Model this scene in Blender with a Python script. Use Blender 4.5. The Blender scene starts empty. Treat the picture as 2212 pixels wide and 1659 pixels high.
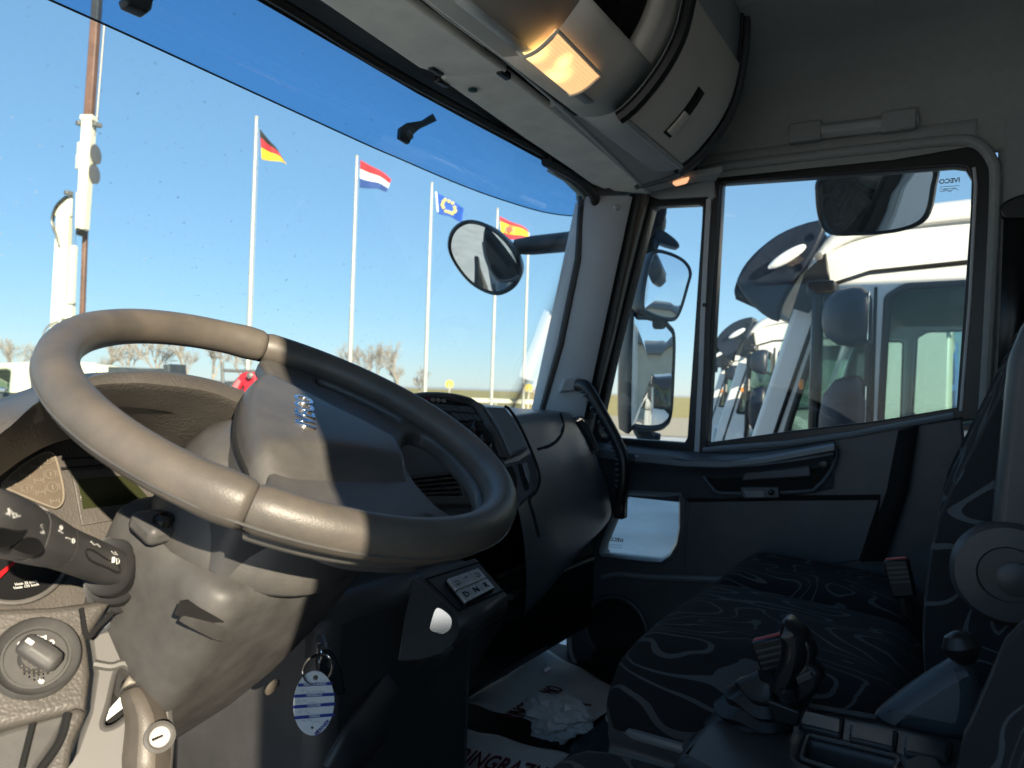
import bpy, bmesh, math, random
from mathutils import Vector as V3, Matrix
import numpy as np
random.seed(7)
sc = bpy.context.scene
COL = sc.collection
R = math.radians
# ---------------------------------------------------------------- camera (measured from the steering wheel circle)
W, H, F, CX, CY = 2212., 1659., 1600., 1106., 829.5
YAW, ROLL, PITCH = R(90-31.33), R(1.9), math.atan(8.5/1600)
EYE = np.array([0., 0., 2.])
fw = np.array([math.sin(YAW)*math.cos(PITCH), math.cos(YAW)*math.cos(PITCH), math.sin(PITCH)])
r0 = np.array([math.cos(YAW), -math.sin(YAW), 0.]); u0 = np.cross(r0, fw)
RT = r0*math.cos(ROLL)+u0*math.sin(ROLL); UP = -r0*math.sin(ROLL)+u0*math.cos(ROLL)
cd = bpy.data.cameras.new('camera'); cam = bpy.data.objects.new('camera', cd); COL.objects.link(cam)
m = Matrix.Identity(4)
for i in range(3):
    m[i][0], m[i][1], m[i][2], m[i][3] = RT[i], UP[i], -fw[i], EYE[i]
cam.matrix_world = m
cd.sensor_width = 36; cd.lens = 36*F/W; cd.clip_start = .02; cd.clip_end = 3000
cd.dof.use_dof = True; cd.dof.focus_distance = .95; cd.dof.aperture_fstop = 9.0
sc.camera = cam
# ---------------------------------------------------------------- sky, sun, exposure
SUN_AZ, SUN_EL = R(-147.5), R(18)
wd = bpy.data.worlds.new('World'); sc.world = wd; wd.use_nodes = True
nt = wd.node_tree; bg = nt.nodes['Background']
sky = nt.nodes.new('ShaderNodeTexSky'); sky.sky_type = 'NISHITA'; sky.sun_disc = False
sky.sun_elevation = SUN_EL; sky.sun_rotation = SUN_AZ; sky.air_density = 1.0; sky.dust_density = 0.; sky.ozone_density = 8.0
gm_n = nt.nodes.new('ShaderNodeGamma'); gm_n.inputs[1].default_value = .5     # softens the whole dome evenly, as a phone's tone curve does
nt.links.new(sky.outputs[0], gm_n.inputs[0]); hs_n = nt.nodes.new('ShaderNodeHueSaturation'); hs_n.inputs['Saturation'].default_value = 1.10
nt.links.new(gm_n.outputs[0], hs_n.inputs['Color']); nt.links.new(hs_n.outputs[0], bg.inputs[0]); bg.inputs[1].default_value = .106
sd = bpy.data.lights.new('sun', 'SUN'); sd.energy = 2.8; sd.angle = R(.53); sd.color = (1., .87, .67)
sun = bpy.data.objects.new('sun', sd); COL.objects.link(sun)
sdir = V3((math.sin(SUN_AZ)*math.cos(SUN_EL), math.cos(SUN_AZ)*math.cos(SUN_EL), math.sin(SUN_EL)))
sun.rotation_euler = sdir.to_track_quat('Z', 'Y').to_euler(); sun.location = (-20, -30, 20)
vs = sc.view_settings; vs.view_transform = 'Standard'; vs.look = 'None'; vs.exposure = 2.0; vs.gamma = 1; vs.use_curve_mapping = False
cy = sc.cycles
cy.max_bounces = 10; cy.transparent_max_bounces = 24; cy.diffuse_bounces = 6; cy.glossy_bounces = 5; cy.transmission_bounces = 6
cy.use_denoising = True; cy.sample_clamp_indirect = 6; cy.caustics_reflective = False; cy.caustics_refractive = False
# ---------------------------------------------------------------- measuring helpers: a sight line met with a real plane
def ray(px, py): return fw+RT*((px-CX)/F)-UP*((py-CY)/F)
def D(px, py, d): return EYE+ray(px, py)*d
def PL(q, n, p):
    r = ray(*q); n = np.array(n, float); return EYE+r*(np.dot(n, np.array(p, float)-EYE)/np.dot(n, r))
def X(px, py, x): return PL((px, py), (1, 0, 0), (x, 0, 0))
def Y(px, py, y): return PL((px, py), (0, 1, 0), (0, y, 0))
def Z(px, py, z): return PL((px, py), (0, 0, 1), (0, 0, z))
def zc(s, ox=0, oy=0): return lambda x, y: (x*s+ox, y*s+oy)
z1 = zc(.4688); z2 = zc(.3646, 691.3); z3 = zc(.4167, 1296.2); z4 = zc(.4532, 1209.7, 345.6); z5 = zc(.41677, 0, 604.8)
z6 = zc(.3646, 432, 648); z7 = zc(.37498, 0, 1036.9); z8 = zc(.39064, 604.9, 1166.5)
s1 = zc(.4531, 1209.7, 1036.9); s2 = zc(.3124, 864.1, 777.7); s3 = zc(.20832, 0, 734.5); s4 = zc(.20832, 0, 1036.9)
s5 = zc(.2604, 691.3, 216); s6 = zc(.3648, 1278.9, 388.8); s7 = zc(.2344, 864.1)
class Plane:
    def __init__(s, p, n):
        s.p = np.array(p, float); s.n = np.array(n, float); s.n /= np.linalg.norm(s.n)
        if np.dot(s.n, EYE-s.p) < 0: s.n = -s.n
    def __call__(s, q, h=0.): return PL(q, s.n, s.p+s.n*h)
    def many(s, qs, h=0.): return [s(q, h) for q in qs]
# ---------------------------------------------------------------- object helpers
def root_loc(o):
    while o.parent: o = o.parent
    return np.array(o.location)
def tag(o, label=None, cat=None, group=None, kind=None):
    if label: o['label'] = label
    if cat: o['category'] = cat
    if group: o['group'] = group
    if kind: o['kind'] = kind
    return o
def thing(name, label, cat, loc=(0, 0, 0), group=None):
    o = bpy.data.objects.new(name, None); COL.objects.link(o); o.empty_display_size = .05
    o.location = tuple(float(t) for t in loc); return tag(o, label, cat, group)
def finish(me, name, mt, parent, smooth=35, bevel=0., solid=0., sub=0, seg=2, off=-1):
    o = bpy.data.objects.new(name, me); COL.objects.link(o)
    for q in (mt if isinstance(mt, (list, tuple)) else [mt]): me.materials.append(q)
    if parent is not None:
        L = root_loc(parent); me.transform(Matrix.Translation([-float(t) for t in L])); o.parent = parent
    if smooth:
        me.polygons.foreach_set('use_smooth', [True]*len(me.polygons)); me.set_sharp_from_angle(angle=R(smooth))
    if solid:
        md = o.modifiers.new('solid', 'SOLIDIFY'); md.thickness = solid; md.offset = off
    if sub:
        md = o.modifiers.new('sub', 'SUBSURF'); md.levels = md.render_levels = sub
    if bevel:
        md = o.modifiers.new('bevel', 'BEVEL'); md.width = bevel; md.segments = seg; md.limit_method = 'ANGLE'; md.angle_limit = R(32)
    return o
def mesh(name, vs_, fs, mt, parent=None, **k):
    me = bpy.data.meshes.new(name); me.from_pydata([tuple(float(t) for t in v) for v in vs_], [], fs); me.update()
    bm = bmesh.new(); bm.from_mesh(me); bmesh.ops.recalc_face_normals(bm, faces=bm.faces)
    if k.get('solid'):
        sc_ = sum((f.normal.dot(V3(EYE)-f.calc_center_median())*f.calc_area() for f in bm.faces))
        if sc_ < 0: bmesh.ops.reverse_faces(bm, faces=bm.faces)
    bm.to_mesh(me); bm.free()
    return finish(me, name, mt, parent, **k)
class MB:                                   # collects shapes into one mesh
    def __init__(s): s.v = []; s.f = []
    def add(s, v, f):
        o = len(s.v); s.v += [tuple(float(t) for t in q) for q in v]; s.f += [tuple(i+o for i in q) for q in f]; return s
    def loft(s, rows, cu=False, cv=False, caps=False):
        n, m_ = len(rows), len(rows[0]); f = []
        for i in range(n if cv else n-1):
            for j in range(m_ if cu else m_-1):
                f.append((i*m_+j, i*m_+(j+1) % m_, ((i+1) % n)*m_+(j+1) % m_, ((i+1) % n)*m_+j))
        if caps: f += [tuple(range(m_))[::-1], tuple((n-1)*m_+j for j in range(m_))]
        return s.add([p for r_ in rows for p in r_], f)
    def box(s, c, size, ax=None):
        c = np.array(c, float); ax = np.eye(3) if ax is None else np.array(ax, float); h = np.array(size, float)/2
        v = [c+ax[0]*h[0]*i+ax[1]*h[1]*j+ax[2]*h[2]*k for i in (-1, 1) for j in (-1, 1) for k in (-1, 1)]
        return s.add(v, [(0, 1, 3, 2), (4, 6, 7, 5), (0, 4, 5, 1), (2, 3, 7, 6), (0, 2, 6, 4), (1, 5, 7, 3)])
    def tube(s, pts, r, seg=10, closed=False, caps=True, flat=None):
        pts = [np.array(p, float) for p in pts]; n = len(pts); rows = []
        rs = list(r) if isinstance(r, (list, tuple, np.ndarray)) else [r]*n
        prev = None
        for i, p in enumerate(pts):
            t = (pts[(i+1) % n]-pts[i-1]) if closed else (pts[min(i+1, n-1)]-pts[max(i-1, 0)])
            t = t/(np.linalg.norm(t)+1e-12)
            if prev is None:
                a = np.cross(t, (0, 0, 1) if abs(t[2]) < .9 else (1, 0, 0))
            else: a = prev-t*np.dot(prev, t)
            a = a/np.linalg.norm(a); b = np.cross(t, a); prev = a
            rows.append([p+rs[i]*(math.cos(2*math.pi*k/seg)*a+math.sin(2*math.pi*k/seg)*b) for k in range(seg)])
        return s.loft(rows, cu=True, cv=closed, caps=caps and not closed)
    def lathe(s, c, ax, prof, seg=32, u=None):     # prof: (radius, height along ax)
        c = np.array(c, float); ax = np.array(ax, float)/np.linalg.norm(ax)
        a = np.cross(ax, (0, 0, 1) if abs(ax[2]) < .9 else (1, 0, 0)); a /= np.linalg.norm(a); b = np.cross(ax, a)
        return s.loft([[c+ax*h+r_*(math.cos(2*math.pi*k/seg)*a+math.sin(2*math.pi*k/seg)*b) for k in range(seg)] for r_, h in prof], cu=True, caps=True)
    def build(s, name, mt, parent=None, **k): return mesh(name, s.v, s.f, mt, parent, **k)
def cr(pts, n=6, closed=False):              # Catmull-Rom through points
    P = [np.array(p, float) for p in pts]; N = len(P); out = []
    for i in range(N if closed else N-1):
        p1, p2 = P[i], P[(i+1) % N]
        p0 = P[i-1] if closed or i > 0 else 2*p1-p2
        p3 = P[(i+2) % N] if closed or i+2 < N else 2*p2-p1
        for k in range(n):
            t = k/n; out.append(.5*((2*p1)+(p2-p0)*t+(2*p0-5*p1+4*p2-p3)*t*t+(3*p1-p0-3*p2+p3)*t**3))
    if not closed: out.append(P[-1])
    return out
def rnd(pts, r=.3, n=4):                     # round polygon corners: r is a fraction of the shorter edge
    P = [np.array(p, float) for p in pts]; N = len(P); out = []
    for i in range(N):
        a, b, c = P[i-1], P[i], P[(i+1) % N]; e = min(np.linalg.norm(a-b), np.linalg.norm(c-b))*r
        s_, t_ = b+(a-b)/np.linalg.norm(a-b)*e, b+(c-b)/np.linalg.norm(c-b)*e
        for k in range(n+1):
            t = k/n; out.append((1-t)**2*s_+2*t*(1-t)*b+t*t*t_)
    return out
def plate(name, poly, n, thick, mt, parent=None, bevel=.002, holes=(), smooth=40, res=2):
    """solid plate with rounded edges: front outline 'poly' (3-D points on one plane), thickness behind it (against n)"""
    P = np.array(poly, float); n = np.array(n, float)/np.linalg.norm(n); c = P.mean(0)
    e1 = P[1]-P[0]; e1 -= n*np.dot(e1, n); e1 /= np.linalg.norm(e1); e2 = np.cross(n, e1)
    cu = bpy.data.curves.new('tmp', 'CURVE'); cu.dimensions = '2D'; cu.fill_mode = 'BOTH'
    for pol in [P]+[np.array(h, float) for h in holes]:
        sp = cu.splines.new('POLY'); sp.points.add(len(pol)-1); sp.use_cyclic_u = True
        for k, q in enumerate(pol): sp.points[k].co = ((q-c)@e1, (q-c)@e2, 0, 1)
    bevel = min(bevel, thick*.45); cu.extrude = max(thick/2-bevel, 1e-5); cu.bevel_depth = bevel; cu.bevel_resolution = res; cu.offset = -bevel
    ob = bpy.data.objects.new('tmp', cu); COL.objects.link(ob)
    me = bpy.data.meshes.new_from_object(ob.evaluated_get(bpy.context.evaluated_depsgraph_get()))
    bpy.data.objects.remove(ob); bpy.data.curves.remove(cu); me.name = name; me.materials.clear()
    o = c-n*thick/2; M = Matrix.Identity(4)
    for i in range(3): M[i][0], M[i][1], M[i][2], M[i][3] = e1[i], e2[i], n[i], o[i]
    me.transform(M)
    return finish(me, name, mt, parent, smooth=smooth)
def text(name, s, c, right, up, size, mt, parent=None, ext=.0004, align='CENTER', mirror=False, shear=0., bev=0., fit=0.):
    cu = bpy.data.curves.new('tmp', 'FONT'); cu.body = s; cu.size = size; cu.extrude = ext; cu.align_x = align; cu.align_y = 'CENTER'; cu.shear = shear
    cu.bevel_depth = bev; cu.resolution_u = 3
    ob = bpy.data.objects.new('tmp', cu); COL.objects.link(ob)
    me = bpy.data.meshes.new_from_object(ob.evaluated_get(bpy.context.evaluated_depsgraph_get()))
    bpy.data.objects.remove(ob); bpy.data.curves.remove(cu); me.name = name; me.materials.clear()
    if fit:
        xs = [v.co.x for v in me.vertices]; me.transform(Matrix.Scale(fit/(max(xs)-min(xs)), 4, (1, 0, 0)))
    a = np.array(right, float); a /= np.linalg.norm(a); b = np.array(up, float); b -= a*np.dot(a, b); b /= np.linalg.norm(b); nn = np.cross(a, b)
    if mirror: a = -a
    M = Matrix.Identity(4)
    for i in range(3): M[i][0], M[i][1], M[i][2], M[i][3] = a[i], b[i], nn[i], c[i]
    me.transform(M)
    return finish(me, name, mt, parent, smooth=0)
def ribbon(mb, pts, n, w, t=.0005):          # flat printed stroke lying on a surface of normal n
    n = np.array(n, float)/np.linalg.norm(n); P = [np.array(p, float) for p in pts]
    for a, b in zip(P[:-1], P[1:]):
        d = b-a; L = np.linalg.norm(d)
        if L < 1e-7: continue
        d /= L; mb.box((a+b)/2+n*t*.5, (L+w*.6, w, t), (d, np.cross(n, d), n))
def circ(c, a, b, r, n=20, t0=0, t1=2*math.pi): return [np.array(c)+r*(math.cos(t0+(t1-t0)*k/n)*np.array(a)+math.sin(t0+(t1-t0)*k/n)*np.array(b)) for k in range(n+1)]
def copy_tree(o, parent=None, top=True):
    c = o.copy(); COL.objects.link(c); c.parent = parent
    for ch in list(o.children): copy_tree(ch, c, False)
    return c
# ---------------------------------------------------------------- materials
def mat(name, col, rough=.5, metal=0., grain=0., gscale=900., var=.0, vscale=8., spec=.5, coat=0., dirt=None, kindg='leather'):
    mt = bpy.data.materials.new(name); mt.use_nodes = True; t = mt.node_tree; N = t.nodes; L = t.links
    b = N['Principled BSDF']; b.inputs['Base Color'].default_value = (*col, 1); b.inputs['Roughness'].default_value = rough
    b.inputs['Metallic'].default_value = metal; b.inputs['Specular IOR Level'].default_value = spec; b.inputs['Coat Weight'].default_value = coat
    tc = N.new('ShaderNodeTexCoord')
    if var or dirt:
        nz = N.new('ShaderNodeTexNoise'); nz.inputs['Scale'].default_value = vscale; nz.inputs['Detail'].default_value = 6; nz.inputs['Roughness'].default_value = .62
        L.new(tc.outputs['Object'], nz.inputs['Vector'])
        mx = N.new('ShaderNodeMix'); mx.data_type = 'RGBA'
        mr = N.new('ShaderNodeMapRange'); mr.inputs[1].default_value = .3; mr.inputs[2].default_value = .7; L.new(nz.outputs[0], mr.inputs[0])
        L.new(mr.outputs[0], mx.inputs[0])
        lo = tuple(c*(1-var) for c in col); hi = dirt if dirt else tuple(min(1, c*(1+var)) for c in col)
        mx.inputs[6].default_value = (*lo, 1); mx.inputs[7].default_value = (*hi, 1); L.new(mx.outputs[2], b.inputs['Base Color'])
        m2 = N.new('ShaderNodeMapRange'); m2.inputs[3].default_value = rough*.85; m2.inputs[4].default_value = min(1, rough*1.15)
        L.new(nz.outputs[0], m2.inputs[0]); L.new(m2.outputs[0], b.inputs['Roughness'])
    if grain:
        if kindg == 'leather':
            g = N.new('ShaderNodeTexVoronoi'); g.feature = 'SMOOTH_F1'; g.inputs['Scale'].default_value = gscale; g.inputs['Randomness'].default_value = 1
            L.new(tc.outputs['Object'], g.inputs['Vector']); src = g.outputs['Distance']
        else:
            g = N.new('ShaderNodeTexNoise'); g.inputs['Scale'].default_value = gscale; g.inputs['Detail'].default_value = 3
            L.new(tc.outputs['Object'], g.inputs['Vector']); src = g.outputs[0]
        bp = N.new('ShaderNodeBump'); bp.inputs['Strength'].default_value = grain; bp.inputs['Distance'].default_value = .35/gscale
        L.new(src, bp.inputs['Height']); L.new(bp.outputs[0], b.inputs['Normal'])
    return mt
def glass(name, tint, refl=1., rough=0., dirt=0.):
    mt = bpy.data.materials.new(name); mt.use_nodes = True; t = mt.node_tree; N = t.nodes; L = t.links
    N.remove(N['Principled BSDF']); out = N['Material Output']
    tr = N.new('ShaderNodeBsdfTransparent'); tr.inputs[0].default_value = (*tint, 1)
    gl = N.new('ShaderNodeBsdfGlossy'); gl.inputs['Roughness'].default_value = rough
    fr = N.new('ShaderNodeFresnel'); ge = N.new('ShaderNodeNewGeometry'); im = N.new('ShaderNodeMapRange'); im.inputs[3].default_value = 1.45; im.inputs[4].default_value = 1/1.45
    L.new(ge.outputs['Backfacing'], im.inputs[0]); L.new(im.outputs[0], fr.inputs[0])      # same reflectance from either side
    mu = N.new('ShaderNodeMath'); mu.operation = 'MULTIPLY'; mu.inputs[1].default_value = refl; L.new(fr.outputs[0], mu.inputs[0])
    mx = N.new('ShaderNodeMixShader'); L.new(mu.outputs[0], mx.inputs[0]); L.new(tr.outputs[0], mx.inputs[1]); L.new(gl.outputs[0], mx.inputs[2])
    last = mx
    if dirt:
        df = N.new('ShaderNodeBsdfDiffuse'); df.inputs[0].default_value = (.5, .47, .42, 1)
        tc = N.new('ShaderNodeTexCoord'); nz = N.new('ShaderNodeTexNoise'); nz.inputs['Scale'].default_value = 160; nz.inputs['Detail'].default_value = 2
        L.new(tc.outputs['Object'], nz.inputs[0]); mr = N.new('ShaderNodeMapRange'); mr.inputs[1].default_value = .70; mr.inputs[2].default_value = .80; mr.inputs[4].default_value = dirt
        L.new(nz.outputs[0], mr.inputs[0]); m2 = N.new('ShaderNodeMixShader'); L.new(mr.outputs[0], m2.inputs[0]); L.new(mx.outputs[0], m2.inputs[1]); L.new(df.outputs[0], m2.inputs[2]); last = m2
    L.new(last.outputs[0], out.inputs[0]); return mt
def emis(name, col, st):
    mt = bpy.data.materials.new(name); mt.use_nodes = True; b = mt.node_tree.nodes['Principled BSDF']
    b.inputs['Base Color'].default_value = (*col, 1); b.inputs['Emission Color'].default_value = (*col, 1); b.inputs['Emission Strength'].default_value = st; return mt
def fabric_wave():
    mt = bpy.data.materials.new('seat_fabric'); mt.use_nodes = True; t = mt.node_tree; N = t.nodes; L = t.links; b = N['Principled BSDF']
    b.inputs['Roughness'].default_value = .95; b.inputs['Sheen Weight'].default_value = .03; b.inputs['Specular IOR Level'].default_value = .2
    tc = N.new('ShaderNodeTexCoord'); mp = N.new('ShaderNodeMapping'); mp.inputs['Scale'].default_value = (1., .55, .75); mp.inputs['Rotation'].default_value = (.3, .2, .5); L.new(tc.outputs['Object'], mp.inputs[0])
    mp.inputs['Scale'].default_value = (10., 5.4, 7.); mp.inputs['Rotation'].default_value = (0, 0, 0)
    nz = N.new('ShaderNodeTexNoise'); nz.inputs['Scale'].default_value = 1.; nz.inputs['Detail'].default_value = .5; nz.inputs['Roughness'].default_value = .45; nz.inputs['Distortion'].default_value = .6; L.new(mp.outputs[0], nz.inputs[0])
    mu = N.new('ShaderNodeMath'); mu.operation = 'MULTIPLY'; mu.inputs[1].default_value = 10.; L.new(nz.outputs[0], mu.inputs[0])
    fr = N.new('ShaderNodeMath'); fr.operation = 'PINGPONG'; fr.inputs[1].default_value = .5; L.new(mu.outputs[0], fr.inputs[0])
    n2 = N.new('ShaderNodeTexNoise'); n2.inputs['Scale'].default_value = 9; L.new(tc.outputs['Object'], n2.inputs[0])
    th = N.new('ShaderNodeMapRange'); th.inputs[1].default_value = .35; th.inputs[2].default_value = .65; th.inputs[3].default_value = .045; th.inputs[4].default_value = .105; L.new(n2.outputs[0], th.inputs[0])
    lt = N.new('ShaderNodeMath'); lt.operation = 'LESS_THAN'; L.new(fr.outputs[0], lt.inputs[0]); L.new(th.outputs[0], lt.inputs[1])
    wv = N.new('ShaderNodeTexWave'); wv.inputs['Scale'].default_value = 260; wv.bands_direction = 'DIAGONAL'; L.new(tc.outputs['Object'], wv.inputs[0])
    m1 = N.new('ShaderNodeMath'); m1.operation = 'MULTIPLY_ADD'; m1.inputs[1].default_value = .55; m1.inputs[2].default_value = .45; L.new(wv.outputs[1], m1.inputs[0])
    m2 = N.new('ShaderNodeMath'); m2.operation = 'MULTIPLY'; L.new(lt.outputs[0], m2.inputs[0]); L.new(m1.outputs[0], m2.inputs[1])
    mx = N.new('ShaderNodeMix'); mx.data_type = 'RGBA'; mx.inputs[6].default_value = (.019, .020, .022, 1); mx.inputs[7].default_value = (.105, .115, .12, 1)
    L.new(m2.outputs[0], mx.inputs[0]); L.new(mx.outputs[2], b.inputs['Base Color'])
    bp = N.new('ShaderNodeBump'); bp.inputs['Strength'].default_value = .3; bp.inputs['Distance'].default_value = .0008; L.new(wv.outputs[1], bp.inputs['Height']); L.new(bp.outputs[0], b.inputs['Normal'])
    return mt
M = dict(
    plastic=mat('dark_plastic', (.056, .056, .057), .40, grain=.45, gscale=1100, var=.18, vscale=14),
    grained=mat('grained_plastic', (.088, .080, .071), .48, grain=.55, gscale=430, var=.15, vscale=20),
    dashp=mat('dash_plastic', (.098, .104, .112), .34, grain=.4, gscale=800, var=.2, vscale=9),
    smooth=mat('smooth_plastic', (.074, .072, .070), .48, grain=.12, gscale=1500, var=.25, vscale=25, spec=.35),
    leather=mat('worn_leather', (.106, .096, .084), .44, grain=.35, gscale=900, var=.25, vscale=22, dirt=(.128, .110, .091)),
    pad=mat('wheel_pad', (.080, .078, .077), .38, grain=.5, gscale=1000, var=.15, vscale=30, dirt=(.100, .095, .088)),
    black=mat('black_plastic', (.010, .010, .011), .35, grain=.1, gscale=900),
    rubber=mat('black_rubber', (.014, .014, .014), .45),
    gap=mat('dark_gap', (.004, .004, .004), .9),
    greytrim=mat('grey_trim', (.48, .49, .50), .55, grain=.25, gscale=1400, var=.08, vscale=6),
    tan=mat('door_edge_trim', (.22, .20, .17), .5, grain=.2, gscale=900),
    headliner=mat('headliner_fabric', (.32, .345, .325), .95, grain=.7, gscale=700, var=.05, vscale=60, spec=.15, kindg='noise'),
    sidefab=mat('side_lining', (.32, .335, .33), .95, grain=.7, gscale=700, var=.05, vscale=60, spec=.15, kindg='noise'),
    visor=mat('visor_vinyl', (.80, .79, .72), .6, grain=.5, gscale=1200, var=.10, vscale=18),
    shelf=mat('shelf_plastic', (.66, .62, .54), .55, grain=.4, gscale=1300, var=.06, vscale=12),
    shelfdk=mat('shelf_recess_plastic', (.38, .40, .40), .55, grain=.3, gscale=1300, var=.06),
    fabric=fabric_wave(),
    doorp=mat('door_plastic', (.072, .080, .090), .42, grain=.4, gscale=900, var=.15, vscale=12),
    doorhi=mat('pale_sheen_plastic', (.18, .20, .215), .34, grain=.1, gscale=900),  # paler than the door plastic: reflected sky and highlights put into the colour
    floor=mat('floor_rubber', (.012, .012, .013), .8, grain=.5, gscale=300),
    carpet=mat('tunnel_carpet', (.030, .048, .056), .95, grain=.8, gscale=500, spec=.1, kindg='noise', var=.2, vscale=50),
    white=mat('white_paint', (.80, .79, .76), .28, var=.03, vscale=3, coat=.4),
    creamp=mat('cream_paint', (.74, .70, .55), .45, var=.06, vscale=4),
    steel=mat('worn_steel', (.20, .19, .18), .5, metal=.5, var=.2, vscale=30),
    chrome=mat('chrome', (.88, .88, .88), .14, metal=1.),
    mirror=mat('mirror_glass', (.86, .88, .88), .015, metal=1.),
    paper=mat('floor_paper', (.78, .80, .81), .85, var=.08, vscale=18),
    tissue=mat('tissue', (.72, .74, .75), .9, var=.05),
    red=mat('red_print', (.13, .012, .022), .7), redp=mat('red_plastic', (.42, .02, .02), .4),
    blueink=mat('blue_ink', (.02, .04, .26), .6), ink=mat('grey_ink', (.42, .45, .50), .7), whiteink=mat('white_print', (.72, .72, .70), .6), offwhite=mat('tag_card', (.74, .75, .76), .4, var=.05, vscale=60),
    lcd=mat('display_glass', (.030, .034, .014), .18, var=.1), lamp_ic=mat('warning_lens', (.13, .105, .080), .35, var=.1, vscale=40), lensmark=mat('lens_mark', (.21, .18, .14), .5),
    pole=mat('pole_aluminium', (.50, .48, .42), .45, metal=.2, var=.1), brown=mat('brown_boom', (.16, .085, .06), .5, var=.25, vscale=3),
    navy=mat('navy_housing', (.010, .016, .030), .40, var=.2), dkblue=mat('dark_mirror_housing', (.022, .03, .04), .35, var=.3, vscale=12),
    bark=mat('bark', (.34, .29, .25), .9, var=.2), glasswall=glass('pane', (.93, .96, .95), .8), winds=glass('windscreen_glass', (.90, .95, .95), .9, dirt=.5),
    tintv=glass('tinted_acrylic', (.54, .73, .89), .6), dkglass=glass('tinted_cab_glass', (.50, .62, .62), 1.2),
    asphalt=mat('asphalt', (.55, .54, .515), .9, grain=.5, gscale=40, var=.15, vscale=.8, kindg='noise'),
    clear=mat('clear_lens', (.75, .77, .78), .2), orange=mat('orange_plastic', (.8, .25, .03), .4), bluep=mat('blue_paint', (.03, .14, .45), .4),
    darkbed=mat('dark_truck_bed', (.045, .055, .06), .6, var=.3, vscale=3), brick=mat('red_wall', (.26, .07, .06), .8, var=.2, vscale=2), beige=mat('beige_wall', (.5, .45, .35), .8, var=.1, vscale=1),
)
# ================================================================ the setting: ground
def ground():
    mb = MB(); n = 48
    ring = [[(0, 0, 0)]*n]+[[(r_*math.cos(2*math.pi*k/n), r_*math.sin(2*math.pi*k/n), 0) for k in range(n)] for r_ in (8, 25, 60, 200, 900)]
    mb.loft(ring[1:], cu=True); mb.add(ring[1], [tuple(range(n))])
    tag(mb.build('ground', M['asphalt'], smooth=0), kind='structure')
ground()
# ================================================================ cab shell
XW = 1.80                                    # inner face of the right-hand side wall
cab = thing('truck_cab', 'grey trimmed truck cab interior with roof lining, window pillar and rubber floor', 'truck cab', (1., .2, 1.28))
MB().box((.93, .36, 1.265), (1.9, 1.95, .03)).build('cab_floor', M['floor'], cab)
MB().box((.93, 1.33, 1.55), (1.9, .03, .60)).build('bulkhead', M['floor'], cab)
MB().box((.93, -.66, 1.98), (1.9, .05, 1.42)).build('rear_wall', M['sidefab'], cab, bevel=.01)
# roof lining, coved down to the side wall; it runs forward over the shelf
prof = [(-.04, 2.60), (-.03, 2.70), (.04, 2.755), (.5, 2.775), (1.3, 2.775), (1.60, 2.755), (1.70, 2.725), (1.762, 2.68), (1.785, 2.635), (1.80, 2.585), (1.802, 2.52)]
pr = cr([(x, 0, z) for x, z in prof], 5)
MB().loft([[(p[0], y, p[2]) for p in pr] for y in (-.64, -.3, 0, .25, .45, .62, .78)]).build('headliner', M['headliner'], cab, smooth=60, solid=.02)
MB().box((.93, .1, 2.83), (1.98, 1.6, .03)).build('roof_skin', M['white'], cab, bevel=.01)
MB().box((1.825, -.36, 1.96), (.05, .62, 1.32)).build('rear_side_panel', M['sidefab'], cab, bevel=.012)
MB().box((1.85, -.37, 1.9), (.03, .60, 1.8)).build('outer_panel', M['white'], cab)
MB().box((-.04, -.52, 1.96), (.05, .33, 1.32)).build('rear_side_panel', M['sidefab'], cab, bevel=.012)
MB().box((-.04, .25, 2.66), (.05, 1.1, .16)).build('door_header', M['sidefab'], cab, bevel=.012)
MB().box((-.04, .30, 1.29), (.06, 1.35, .10)).build('door_sill', M['floor'], cab, bevel=.012)
# roof hatch recess edge in the lining
hc = [Z(1545, -60, 2.772), Z(1575, 18, 2.772), Z(1680, 40, 2.772), Z(1850, 25, 2.772), Z(2000, -5, 2.772), Z(2080, -70, 2.772), Z(1900, -140, 2.772), Z(1600, -140, 2.772)]
hp = cr(hc, 5, True)
MB().tube([p+np.array((0, 0, -.001)) for p in hp], .007, 8, closed=True).build('hatch_rim', M['headliner'], cab)
plate('roof_hatch', [p-np.array((0, 0, .003)) for p in hp], (0, 0, -1), .004, M['shelfdk'], cab, bevel=.001)
# side lining over the door: lip that follows the door opening
lip = [X(1490, 392, 1.795), X(1530, 366, 1.795), X(1700, 343, 1.795), X(1900, 320, 1.795), X(2060, 303, 1.795), X(2110, 310, 1.795), X(2142, 345, 1.795), X(2150, 400, 1.795), X(2140, 640, 1.795), X(2125, 900, 1.795), X(2110, 1100, 1.795)]
MB().tube(cr(lip, 5), .011, 10).build('door_aperture_trim', M['sidefab'], cab)
top = [np.array((1.80, p[1], 2.60)) for p in lip[:6]]
MB().loft([[p for p in cr(lip[:6], 4)], [p for p in cr(top, 4)]]).build('side_lining', M['sidefab'], cab, solid=.015)
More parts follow.
